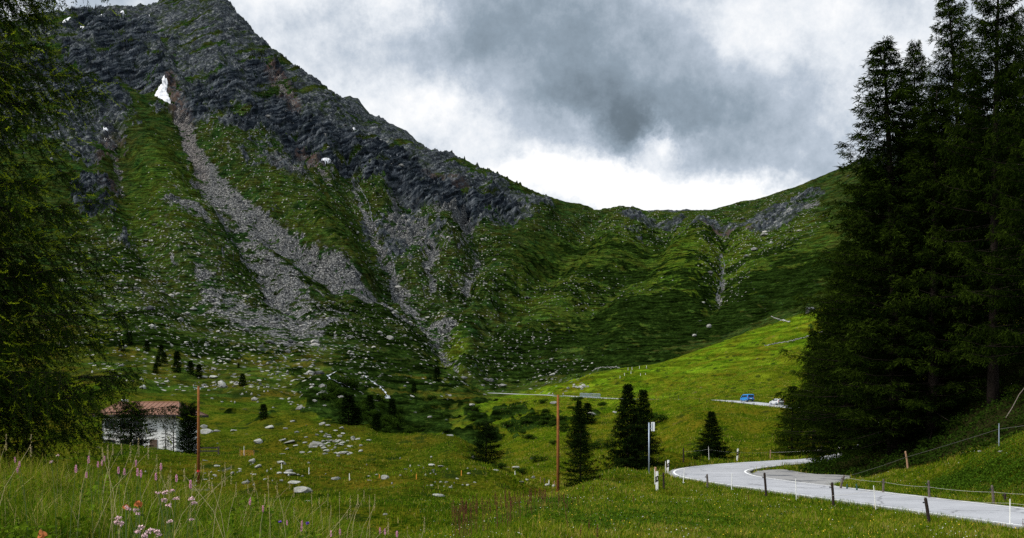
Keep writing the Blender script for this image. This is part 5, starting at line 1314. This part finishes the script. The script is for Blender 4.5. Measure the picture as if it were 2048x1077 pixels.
# ---- bridge on the far road
def bridge():
    i0 = int(np.argmin(np.hypot(RP[:,0]-(1222-CX)/F0*292, RP[:,1]-292))); i1 = int(np.argmin(np.hypot(RP[:,0]-(1178-CX)/F0*309, RP[:,1]-309)))
    P = RP[i0:i1+1]; N_ = Nn[i0:i1+1]; side = -1 if (P[0]-N_[0]*3)[0] < (P[0]+N_[0]*3)[0] else 1
    c = Vector(P[0]); root = empty('bridge', c, 'stone bridge with grey railing on the far road', 'bridge')
    o = HW+.25
    edge = [Vector(p+n*side*o)-c for p, n in zip(P, N_)]
    m = MB()
    for a, b_ in zip(edge[:-1], edge[1:]):
        th = Vector((0,.5,0)); m.face((a+Vector((0,0,.05)), b_+Vector((0,0,.05)), b_+Vector((0,0,-2.2)), a+Vector((0,0,-2.2)))); m.face((a+th+Vector((0,0,-2.2)), b_+th+Vector((0,0,-2.2)), b_+th+Vector((0,0,.05)), a+th+Vector((0,0,.05)))); m.face((a+Vector((0,0,.05)), a+th+Vector((0,0,.05)), b_+th+Vector((0,0,.05)), b_+Vector((0,0,.05))))
    m.build('stone_wall', simple('bridge_stone',(.10,.10,.095),.95,var=.5,scale=1.5), root)
    m = MB(); m.tube([q+Vector((0,-.1,1.25)) for q in edge],.07,6); m.tube([q+Vector((0,-.1,.35)) for q in edge],.05,6); m.build('rail', M_steel, root)
    n = 24; L = np.linspace(0, len(edge)-1.001, n)
    for s in L:
        k = int(s); q = edge[k].lerp(edge[k+1], s-k)+Vector((0,-.1,0)); m = MB(); m.box(q+Vector((0,0,.62)),(.13,.10,1.3)); m.build('baluster', M_steel, root)
bridge()
# ---- stone walls, hut
def rock_mesh(seed, sub=2, flat=.7):
    import bmesh
    g = np.random.default_rng(seed); bm = bmesh.new(); bmesh.ops.create_icosphere(bm, subdivisions=sub, radius=1)
    V = np.array([v.co[:] for v in bm.verts])
    pl = unit(g.normal(size=(9,3))); off = g.uniform(.48,.9,9)
    for n_, o in zip(pl, off):
        dd = V@n_-o; V = V-np.where(dd > 0, dd, 0)[:,None]*n_*.93
    V += .05*np.stack([fbm(V[:,0]*3+seed, V[:,1]*3+V[:,2]*2, seed+k, 3) for k in range(3)],1)
    V[:,2] *= flat
    F = np.array([[v.index for v in f.verts] for f in bm.faces]); bm.free(); return V, F
def stone_mat():
    m, t, b = new_mat('pale_boulder')
    pos = t.add('ShaderNodeTexCoord').outputs['Object']; oi = t.add('ShaderNodeObjectInfo').outputs['Random']
    n = t.noise(pos, 2.5, 6, .65); n2 = t.noise(pos, 9, 5, .7)
    c = t.ramp(t.mix(.4,n,n2), [(.3,(.09,.09,.085)),(.45,(.30,.30,.28)),(.58,(.48,.47,.42)),(.72,(.60,.58,.52))])
    c = t.mix(t.mapr(t.noise(pos,1.3,5,.7),.52,.62,0,.55), c, (.10,.12,.05))
    c = t.mix(1., c, t.ramp(oi,[(0,.55),(1,1.1)]), 'MULTIPLY')
    t.set(b,'Base Color',c); b.inputs['Roughness'].default_value=.95; b.inputs['Specular IOR Level'].default_value=.15
    t.l.new(t.bump(n2,.6,.1), b.inputs['Normal']); return m
M_stone = stone_mat()
ROCKS = [rock_mesh(500+i, 2, f) for i, f in enumerate((.5,.62,.7,.55,.8,.45,.65,.75))]
def stone_wall(pts, d0, h, label):
    g = np.random.default_rng(int(pts[0][0])); Vs=[];Fs=[];nb=0
    c = hit(pts[0][0], pts[0][1], d0)
    for (x0,y0),(x1,y1) in zip(pts[:-1], pts[1:]):
        n = int(abs(x1-x0)/1.5)+2
        for k in range(n):
            s = k/n; p = hit(x0+(x1-x0)*s, y0+(y1-y0)*s+g.normal(0,.5), d0)
            V,F = ROCKS[g.integers(0,8)]; sc = h*g.uniform(.5,1.1)*np.array([1.1,.8,.9])
            Vs.append(V*sc+np.array(p-c)+np.array([0,0,h*.35])); Fs.append(F+nb); nb += len(V)
    o = mesh_np('stone_wall', np.vstack(Vs), np.vstack(Fs), M_stone); o.location = c; tag(o, label, 'wall')
stone_wall([(1543,634),(1560,640),(1580,645)], 200, .5, 'short dark dry stone wall near the rim of the right hillside')
stone_wall([(1530,692),(1575,684),(1612,675),(1645,664)], 200, .35, 'long broken line of stones across the right hillside')
stone_wall([(1188,740),(1200,736),(1225,735),(1240,736)], 200, .5, 'pale low wall on the crest of the hillside above the bridge')
def hut():
    p = hit(1620,626,200); root = empty('hut', p, 'tiny dark stone hut on the crest of the right hillside', 'hut', None, R(15))
    m = MB(); m.box((0,0,.7),(2.6,2.2,1.8)); m.build('wall', simple('hut_stone',(.07,.07,.068),.95,var=.4,scale=2), root)
    m = MB(); m.face(((-1.6,-1.4,1.5),(1.6,-1.4,1.5),(1.6,0,2.3),(-1.6,0,2.3))); m.face(((-1.6,0,2.3),(1.6,0,2.3),(1.6,1.4,1.5),(-1.6,1.4,1.5))); m.face(((-1.6,-1.4,1.5),(-1.6,0,2.3),(-1.6,1.4,1.5))); m.face(((1.6,1.4,1.5),(1.6,0,2.3),(1.6,-1.4,1.5))); m.build('roof', simple('hut_slate',(.10,.10,.11),.9,var=.3), root)
    m = MB(); m.box((0,-1.12,.65),(.7,.06,1.3)); m.build('door', M_darkwood, root)
hut()

# ---- vehicles on the far road, seen from behind
def vehicle(name, label, cat, px, d, L, W_, stations, paint, glass_rows, wheel_r, tail_z, rear_window, plate_z):
    i = int(np.argmin(np.hypot(RP[:,0]-(px-CX)/F0*d, RP[:,1]-d)))
    dirv = Vector(T[i]); right = Vector(Nn[i]); p = Vector(RP[i])+right*1.25
    yaw = math.atan2(dirv.y, dirv.x)          # local +X = forward
    root = empty(name, p, label, cat, None, yaw); root.scale = (.76,)*3
    M_p = paint
    b = MB(); ring = []
    # stations: (x, z_bottom, z_belt, z_top, half width at belt, half width at top)
    for (x, zb, zm, zt, wm, wt) in stations:
        ring.append([(x,-wm*.93,zb),(x,-wm,zb+.18),(x,-wm,zm),(x,-wt,zt-.10),(x,-wt+.14,zt),(x,wt-.14,zt),(x,wt,zt-.10),(x,wm,zm),(x,wm,zb+.18),(x,wm*.93,zb)])
    for r_ in ring: b.v += r_
    n = 10
    for s in range(len(ring)-1):
        for k in range(n):
            j = (k+1)%n; b.f.append((s*n+k, s*n+j, (s+1)*n+j, (s+1)*n+k)); b.m.append(0)
    b.f.append(tuple(range(n))[::-1]); b.m.append(0); b.f.append(tuple((len(ring)-1)*n+k for k in range(n))); b.m.append(0)
    b.build('body', M_p, root)
    x0 = stations[0][0]
    (wz0, wz1, ww) = rear_window
    def rear(z): # x of the rear face at height z
        return x0
    m = MB(); m.box((x0-.012,0,(wz0+wz1)/2),(.03,ww,wz1-wz0)); m.build('rear_window', M_glass, root)
    for sy in (-1,1):
        m = MB()
        for (xa,xb,za,zb_,wa,wb) in glass_rows:
            m.face(((xa,sy*(wa+.012),za),(xb,sy*(wa+.012),za),(xb,sy*(wb+.012),zb_),(xa,sy*(wb+.012),zb_)) if sy < 0 else ((xb,sy*(wa+.012),za),(xa,sy*(wa+.012),za),(xa,sy*(wb+.012),zb_),(xb,sy*(wb+.012),zb_)))
        m.build('side_window', M_glass, root)
        m = MB(); m.box((x0-.02,sy*(W_/2-.12),tail_z),(.05,.14,.42)); m.build('tail_light', simple('tail_red',(.45,.02,.02),.3), root)
        m = MB(); m.box((stations[-1][0]*.45,sy*(W_/2+.14),stations[len(stations)//2][2]+.08),(.12,.2,.2)); m.build('mirror', M_black, root)
        for wx in (x0+.85, x0+L-.95):
            m = MB(); m.tube([(wx,sy*(W_/2-.22),wheel_r),(wx,sy*(W_/2+.01),wheel_r)],wheel_r,16); w_ = m.build('wheel', M_black, root)
            m = MB(); m.tube([(wx,sy*(W_/2+.0),wheel_r),(wx,sy*(W_/2+.03),wheel_r)],wheel_r*.6,12); m.build('rim', M_steel, w_)
    m = MB(); m.box((x0-.05,0,.48),(.14,W_*.94,.24),bev=.03); m.build('rear_bumper', M_black, root)
    m = MB(); m.box((x0-.02,0,plate_z),(.03,.52,.12)); m.build('number_plate', M_plastic, root)
M_blue = simple('blue_paint',(.02,.20,.52),.3,var=.05,spec=.5); M_silver = simple('silver_paint',(.55,.57,.58),.3,var=.05,spec=.5)
Lv = 4.9
vehicle('van','bright blue van driving away on the far road','van',1473,199,Lv,1.92,
    [(-2.45,.38,1.12,1.86,.94,.82),(-2.35,.34,1.12,1.94,.96,.84),(.9,.32,1.12,1.96,.96,.84),(1.35,.32,1.10,1.86,.96,.80),(2.0,.34,1.06,1.20,.94,.80),(2.45,.40,.85,.98,.84,.72)],
    M_blue,[(-2.0,-1.0,1.18,1.70,.955,.87),(-.9,.2,1.18,1.70,.955,.87),(.3,1.2,1.18,1.68,.955,.87)],.33,1.05,(1.20,1.70,1.45),.80)
vehicle('car','silver hatchback following the blue van on the far road','car',1529,188,4.2,1.8,
    [(-2.1,.36,.95,1.36,.86,.62),(-1.9,.30,.96,1.46,.89,.66),(.1,.28,.95,1.50,.90,.68),(.9,.28,.93,1.10,.90,.66),(1.6,.30,.85,.95,.87,.66),(2.1,.36,.66,.78,.76,.60)],
    M_silver,[(-1.6,-.7,1.0,1.34,.88,.74),(-.6,.4,1.0,1.36,.89,.74)],.31,.88,(.98,1.34,1.15),.72)

# ---- snow patches lying on the mountainside (draped, with thickness)
def snow_mat():
    m, t, b = new_mat('old_snow'); pos = t.add('ShaderNodeTexCoord').outputs['Object']
    t.set(b,'Base Color', t.ramp(t.noise(pos,.3,5,.6),[(.35,(.42,.42,.43)),(.5,(.70,.70,.71)),(.65,(.82,.82,.82))])); b.inputs['Roughness'].default_value=.7; return m
M_snow = snow_mat()
def snow(poly, label):
    xs=[p[0] for p in poly]; ys=[p[1] for p in poly]
    j0,j1=np.searchsorted(cols,[min(xs)-6,max(xs)+6]); i0,i1=np.searchsorted(rows,[600,1450])
    pyf=PYF[i0:i1,j0:j1]; pxx=PX[i0:i1,j0:j1]
    dm=-poly_dist(pxx+1.2*n4[i0:i1,j0:j1],pyf,poly)
    ins=dm>-1.2
    if not ins.any(): return
    XX=X[i0:i1,j0:j1];YY=Y[i0:i1,j0:j1];ZZ=Z[i0:i1,j0:j1]+np.where(dm>0,.5+np.minimum(dm*.35,1.1),-1.2)
    idx=np.arange(ins.size).reshape(ins.shape); q=ins[:-1,:-1]&ins[1:,:-1]&ins[:-1,1:]&ins[1:,1:]
    F=np.stack([idx[:-1,:-1][q],idx[:-1,1:][q],idx[1:,1:][q],idx[1:,:-1][q]],-1)
    if not len(F): return
    # keep the one connected sheet
    lab_={}
    def find(a):
        while lab_.setdefault(a,a)!=a: lab_[a]=lab_[lab_[a]]; a=lab_[a]
        return a
    for f in F:
        r0=find(int(f[0]))
        for v in f[1:]: lab_[find(int(v))]=r0
    root_=np.array([find(int(f[0])) for f in F]); vals,cn_=np.unique(root_,return_counts=True); F=F[root_==vals[np.argmax(cn_)]]
    u_,inv=np.unique(F,return_inverse=True); V=np.stack([XX.ravel()[u_],YY.ravel()[u_],ZZ.ravel()[u_]],1)
    c=V.mean(0); o=mesh_np('snow_patch',V-c,inv.reshape(-1,4),M_snow,smooth=True); o.location=c; tag(o,label,'snow patch','old snow patches on the rock face')
for poly,lab in [([(327,148),(340,150),(338,165),(333,180),(337,192),(346,205),(341,209),(325,201),(309,192),(314,178),(323,165)],'largest white snow patch, a tall tongue in the middle of the rock face'),
    ([(371,209),(382,210),(382,217),(371,217)],'small square snow patch right below the largest one'),([(360,227),(366,227),(372,236),(365,237)],'tiny snow speck at the head of the scree chute'),
    ([(470,236),(498,235),(487,246)],'flat triangular snow patch under the dark cliff slab'),([(204,255),(213,256),(222,270),(210,267)],'elongated snow patch low on the left of the rock face'),([(206,275),(215,276),(210,283)],'tiny snow speck under the elongated left patch'),
    ([(641,317),(656,316),(664,321),(655,332),(643,325)],'white snow patch above the middle grass slope'),([(778,313),(804,304),(801,310),(783,318)],'thin slanting snow patch on the right shoulder of the mountain'),
    ([(239,25),(246,21),(253,31),(246,35),(239,32)],'small snow patch on the top slopes, middle one'),([(118,54),(127,41),(143,33),(139,40)],'slanting snow streak high on the left of the top slopes'),
    ([(195,36),(210,23),(207,32)],'short slanting snow streak on the top slopes'),([(281,31),(302,30),(297,37),(283,36)],'flat snow patch on the top slopes, right one'),([(158,54),(171,53),(169,59),(160,59)],'flat snow speck left on the top slopes'),([(704,254),(714,257),(708,263)],'tiny snow speck on the dark ridge cliff')]:
    snow(poly,lab)
# ---- mountain stream
def water_mat():
    m,t,b=new_mat('white_water'); pos=t.add('ShaderNodeTexCoord').outputs['Object']; n=t.noise(pos,.8,6,.7)
    t.set(b,'Base Color',t.ramp(n,[(.40,(.04,.05,.06)),(.50,(.30,.33,.37)),(.60,(.80,.82,.85))])); b.inputs['Roughness'].default_value=.25; return m
M_water=water_mat()
M_wet=simple('wet_stream_bed',(.12,.12,.14),.4,var=.8,scale=.35)
def stream(pts, d0, wet=False):
    g=np.random.default_rng(int(pts[0][0])); L=[];Rr_=[]
    for a,b_ in zip(pts[:-1],pts[1:]):
        n=max(2,int(math.hypot(b_[0]-a[0],b_[1]-a[1])/2.2))
        for k in range(n):
            s=k/n; px=a[0]+(b_[0]-a[0])*s+g.normal(0,.7); py=a[1]+(b_[1]-a[1])*s; w_=(a[2]+(b_[2]-a[2])*s)*g.choice([.12,.45,.7,1.0])
            p=hit(px,py,d0); hw=w_*p.y/F0*.5
            L.append(at(CX+F0*(p.x-hw)/p.y,p.y)+Vector((0,0,.35)));Rr_.append(at(CX+F0*(p.x+hw)/p.y,p.y)+Vector((0,0,.35)))
    n=len(L); V=np.array([tuple(q) for q in L]+[tuple(q) for q in Rr_]); F=np.array([[k,n+k,n+k+1,k+1] for k in range(n-1)])
    tag(mesh_np('stream',V,F,M_wet if wet else M_water,smooth=True),kind='structure')
stream([(731,754,3),(738,762,6),(747,766,7),(757,774,6),(765,780,7),(772,789,8),(776,800,11)],150)
stream([(672,745,3),(668,748,4),(655,754,5),(660,760,3),(676,767,4),(690,773,4),(700,778,3)],150)
stream([(560,708,2),(570,716,4),(574,722,5)],250)
stream([(700,345,.8),(722,378,1.2),(740,415,1.6),(744,445,1.8),(757,468,1.6),(776,495,2),(786,520,1.6),(790,548,1)],400, True)
stream([(1444,510,1),(1450,530,1.2),(1446,548,1.2),(1436,585,1.6),(1432,598,1.4)],400, True)
# ---- boulders
BP=[]
def boulder(px, py, w_, h_, label, group, dmin=45, d=None, dark=None):
    p = hit(px, py, dmin) if d is None else at(px, d); k = p.y/F0
    i = int(rng.integers(0,8))
    while len(BP) < 8: V,F = ROCKS[len(BP)]; o = mesh_np('boulder', V, F, M_stone, link=False); BP.append(o.data); bpy.data.objects.remove(o)
    o = bpy.data.objects.new('boulder', BP[i]); C.objects.link(o)
    sx = w_*k*.5*1.3; sz = h_*k*.5/(.55)
    o.location = p+Vector((0, sx*.35, h_*k*.28)); o.scale = (sx, sx*rng.uniform(.7,1.0), max(sz*1.1, sx*.35)); o.rotation_euler = (rng.normal(0,.12), rng.normal(0,.12), rng.choice([0, math.pi])+rng.normal(0,.35))
    return tag(o, label, 'boulder', group)
MB_G='boulders on the meadow right of the house'
for (px,py,w_,h_,lab) in [(603,986,34,13,'long pale boulder on the near meadow, largest and nearest of all'),(628,894,32,12,'big pale boulder at the left of the stone field on the knoll'),(517,888,21,12,'pale pointed boulder on the meadow above the orange netting'),(538,857,18,8,'slanted flat boulder on the upper meadow edge'),
    (411,868,24,11,'broad pale boulder directly right of the left pole, by the house'),(407,856,14,7,'boulder on top of the broad pale one right of the left pole'),(433,864,20,5,'flat boulder right of the broad one beside the left pole'),(466,863,13,5,'small flat boulder on the upper meadow between pole and netting'),
    (504,926,11,13,'upright grey boulder below the orange netting, upper one'),(515,936,12,9,'yellowish boulder just below the upright grey one'),(562,928,16,6,'flat dark boulder touching a leaning stake'),(565,909,12,3,'thin flat slab on the meadow right of the netting'),
    (579,950,22,8,'flat grey boulder on the near meadow with a smaller one on its back'),(578,943,14,5,'small grey boulder behind the flat one on the near meadow'),(558,948,10,5,'small pale boulder left of the flat grey one'),(672,960,18,7,'dark topped low boulder left of the white stake on the meadow'),
    (586,967,24,7,'flat wide slab just above the long pale boulder'),(563,963,10,4,'small white boulder left of the flat wide slab'),(491,968,16,6,'low grey boulder at the left of the near meadow stones'),(578,886,22,6,'long low boulder between the pointed one and the big pale one'),(564,882,14,5,'flat pale boulder above the long low one'),
    (617,1004,14,4,'half sunk boulder behind the tall stalks of the front meadow'),(686,909,24,6,'long flat slabs at the lower right of the stone field'),(653,904,14,6,'grey boulder below the big pale one'),(706,879,8,8,'small upright boulder on the dark back of the knoll'),(643,850,13,5,'flat boulder on the crest of the knoll'),(585,844,9,5,'small pale boulder on the far meadow edge'),
    (769,958,15,8,'round grey boulder on the meadow below the knoll'),(881,934,10,5,'pale boulder on the flank of the grassy knoll'),(811,940,8,3,'small slanting slab on the flank of the knoll'),(878,993,22,5,'flat stones lying in the hollow in front of the dock plants'),(770,1031,9,6,'small boulder in the near hollow at the bottom'),
    (946,919,7,8,'upright boulder left of the lone larch foot'),(1033,937,18,5,'flat pale boulder between lone larch and right pole'),(1054,962,7,5,'grey boulder left of the short stake row'),(1043,966,9,4,'flat slab left of the grey boulder by the stake row'),(1066,957,8,5,'pale boulder at the left end of the stake row'),(1094,972,9,5,'pale boulder under the stake row, left'),(1108,974,8,5,'pale boulder under the stake row at the foot of the right pole'),(914,959,6,4,'small pale stone under the right orange stake'),(901,977,8,4,'small grey boulder below the right orange stake'),
    (285,778,15,9,'round boulder on the slope above the roof'),(425,757,15,9,'grey boulder on the slope above the left pole, right one of two'),(408,756,11,6,'flat grey boulder above the left pole, left one of two'),(443,771,16,9,'whitish boulder above and right of the left pole top'),(405,745,7,6,'small white boulder above the pole top'),(456,721,9,6,'boulder standing alone on the heath above the bushy conifer'),(386,621,12,7,'brownish boulder at the lower end of the scree path'),
    (779,679,14,8,'lone pale boulder in the middle of the dark heath'),(821,647,8,5,'small boulder above the lone one on the dark heath'),(944,812,11,7,'pale grey boulder on the left shoulder below the far road'),(860,836,9,4,'flat slab on the dark slope left of the far road shoulder'),(901,872,14,4,'flat boulder on the bright grass left of the lone larch top'),(624,752,7,7,'white boulder left of the upper stream'),
    (1419,655,9,7,'reddish boulder high on the dark heath of the pass slope'),(1389,673,8,6,'pale boulder near the reddish one on the dark heath'),(1105,752,11,8,'white boulder on the heath above the far road'),(1406,607,8,5,'pale boulder on the pass slope below the rock rib'),(1543,487,8,6,'boulder on the pass slope below the crags'),(1185,830,15,6,'pale boulder on the slope below the bridge'),(1230,826,9,4,'small pale boulder left of the spruce tops'),(1106,808,14,5,'pale boulder just left of the right pole top'),
    (2002,905,9,4,'pale stone on the bright slope at the right edge'),(1960,904,7,3,'pale flat stone on the bright slope below the fence cable')]:
    boulder(px, py, w_, h_, lab, None)
g = np.random.default_rng(123)
for i in range(16):
    boulder(1156+g.normal(0,9), 776+g.normal(0,2.2), g.uniform(4,8), g.uniform(3,5), 'white stone in the heap beside the far road', 'white stones heaped beside the far road')
for i in range(60):
    boulder(668+g.normal(0,34), 888+g.normal(0,13), g.uniform(5,12), g.uniform(2.5,5), 'pale stone of the stone field on the knoll', 'stones of the stone field on the knoll')
Z_=[(480,950,120,26,'small pale stone in the grass of the near meadow','small stones on the near meadow',30,130),(880,950,110,30,'small pale stone in the grass below the knoll','small stones below the knoll',30,0),(330,720,120,60,'pale boulder on the lower mountainside above the house','boulders above the house',0,0),
    (500,780,120,40,'pale boulder on the slope between house and stream','boulders between house and stream',0,0)]
for (cx_,cy_,rx_,ry_,lab,gr,_,_) in Z_:
    for i in range(38):
        boulder(cx_+g.normal(0,rx_*.55), cy_+g.normal(0,ry_*.5), float(np.clip(g.gamma(2.2,2.2),3,12)), float(g.uniform(2,5)), lab, gr)
# the countless smaller stones of the mountainside
def rubble(n, seed):
    g = np.random.default_rng(seed)
    i = g.integers(np.searchsorted(rows,110), np.searchsorted(rows,1330), n*9); j = g.integers(np.searchsorted(cols,120), np.searchsorted(cols,1680), n*9)
    w_ = .30*scree[i,j]+.9*bould[i,j]**1.5*np.clip(.35+1.5*n12[i,j],0,1.6)+.0012
    w_ *= np.clip(.25+fbm(X[i,j]/16,Y[i,j]/16,333,3)*1.9, .02, 1.6)
    w_ *= (cols[j] < 1000) | (D[i,j] > 430)
    k = np.nonzero(g.random(n*9) < w_*.5)[0][:n]; i, j = i[k], j[k]; n = len(k)
    s = (.25+.0008*D[i,j])*g.pareto(2.3,n).clip(0,4.5)*.75+.12+.00026*D[i,j]
    tv = [rock_mesh(600+q, 1, .6) for q in range(6)]; q = g.integers(0,6,n); Vs=[];Fs=[];Ts=[];nb=0
    for r_ in range(6):
        sel = np.nonzero(q == r_)[0]; V, F = tv[r_]; m = len(sel); a = g.uniform(0,6.28,m); ca, sa = np.cos(a), np.sin(a); ss = s[sel]
        ax = g.uniform(.7,1.3,(m,3))*np.array([1.1,1,.85])
        vx = V[None]*ax[:,None]*ss[:,None,None]; P = np.stack([vx[...,0]*ca[:,None]-vx[...,1]*sa[:,None], vx[...,0]*sa[:,None]+vx[...,1]*ca[:,None], vx[...,2]], -1)
        P += np.stack([X[i[sel],j[sel]]+g.normal(0,.4,m), Y[i[sel],j[sel]], Z[i[sel],j[sel]]+ss*.15], -1)[:,None]
        Vs.append(P.reshape(-1,3)); Fs.append((F[None]+np.arange(m)[:,None,None]*len(V)).reshape(-1,3)+nb); Ts.append(np.repeat(g.random(m),len(V))); nb += m*len(V)
    m_, t, b = new_mat('rubble_stone'); a_ = t.add('ShaderNodeVertexColor', layer_name='tint'); pos = t.add('ShaderNodeTexCoord').outputs['Object']
    sp = t.add('ShaderNodeSeparateColor'); t.l.new(a_.outputs[0], sp.inputs[0])
    c = t.ramp(sp.outputs[0],[(0,(.08,.083,.083)),(.4,(.19,.19,.18)),(.8,(.34,.33,.30)),(1,(.48,.46,.41))]); c = t.mix(1., c, t.ramp(t.noise(pos,1.6,4,.7),[(.35,.5),(.65,1.15)]),'MULTIPLY')
    t.set(b,'Base Color',c); b.inputs['Roughness'].default_value=.95; b.inputs['Specular IOR Level'].default_value=.1
    tt = np.concatenate(Ts)
    tag(mesh_np('rubble', np.vstack(Vs), np.vstack(Fs), m_, col=np.stack([tt,tt*0,tt*0],1)), kind='stuff'); print('rubble', n)
rubble(18000, 51)
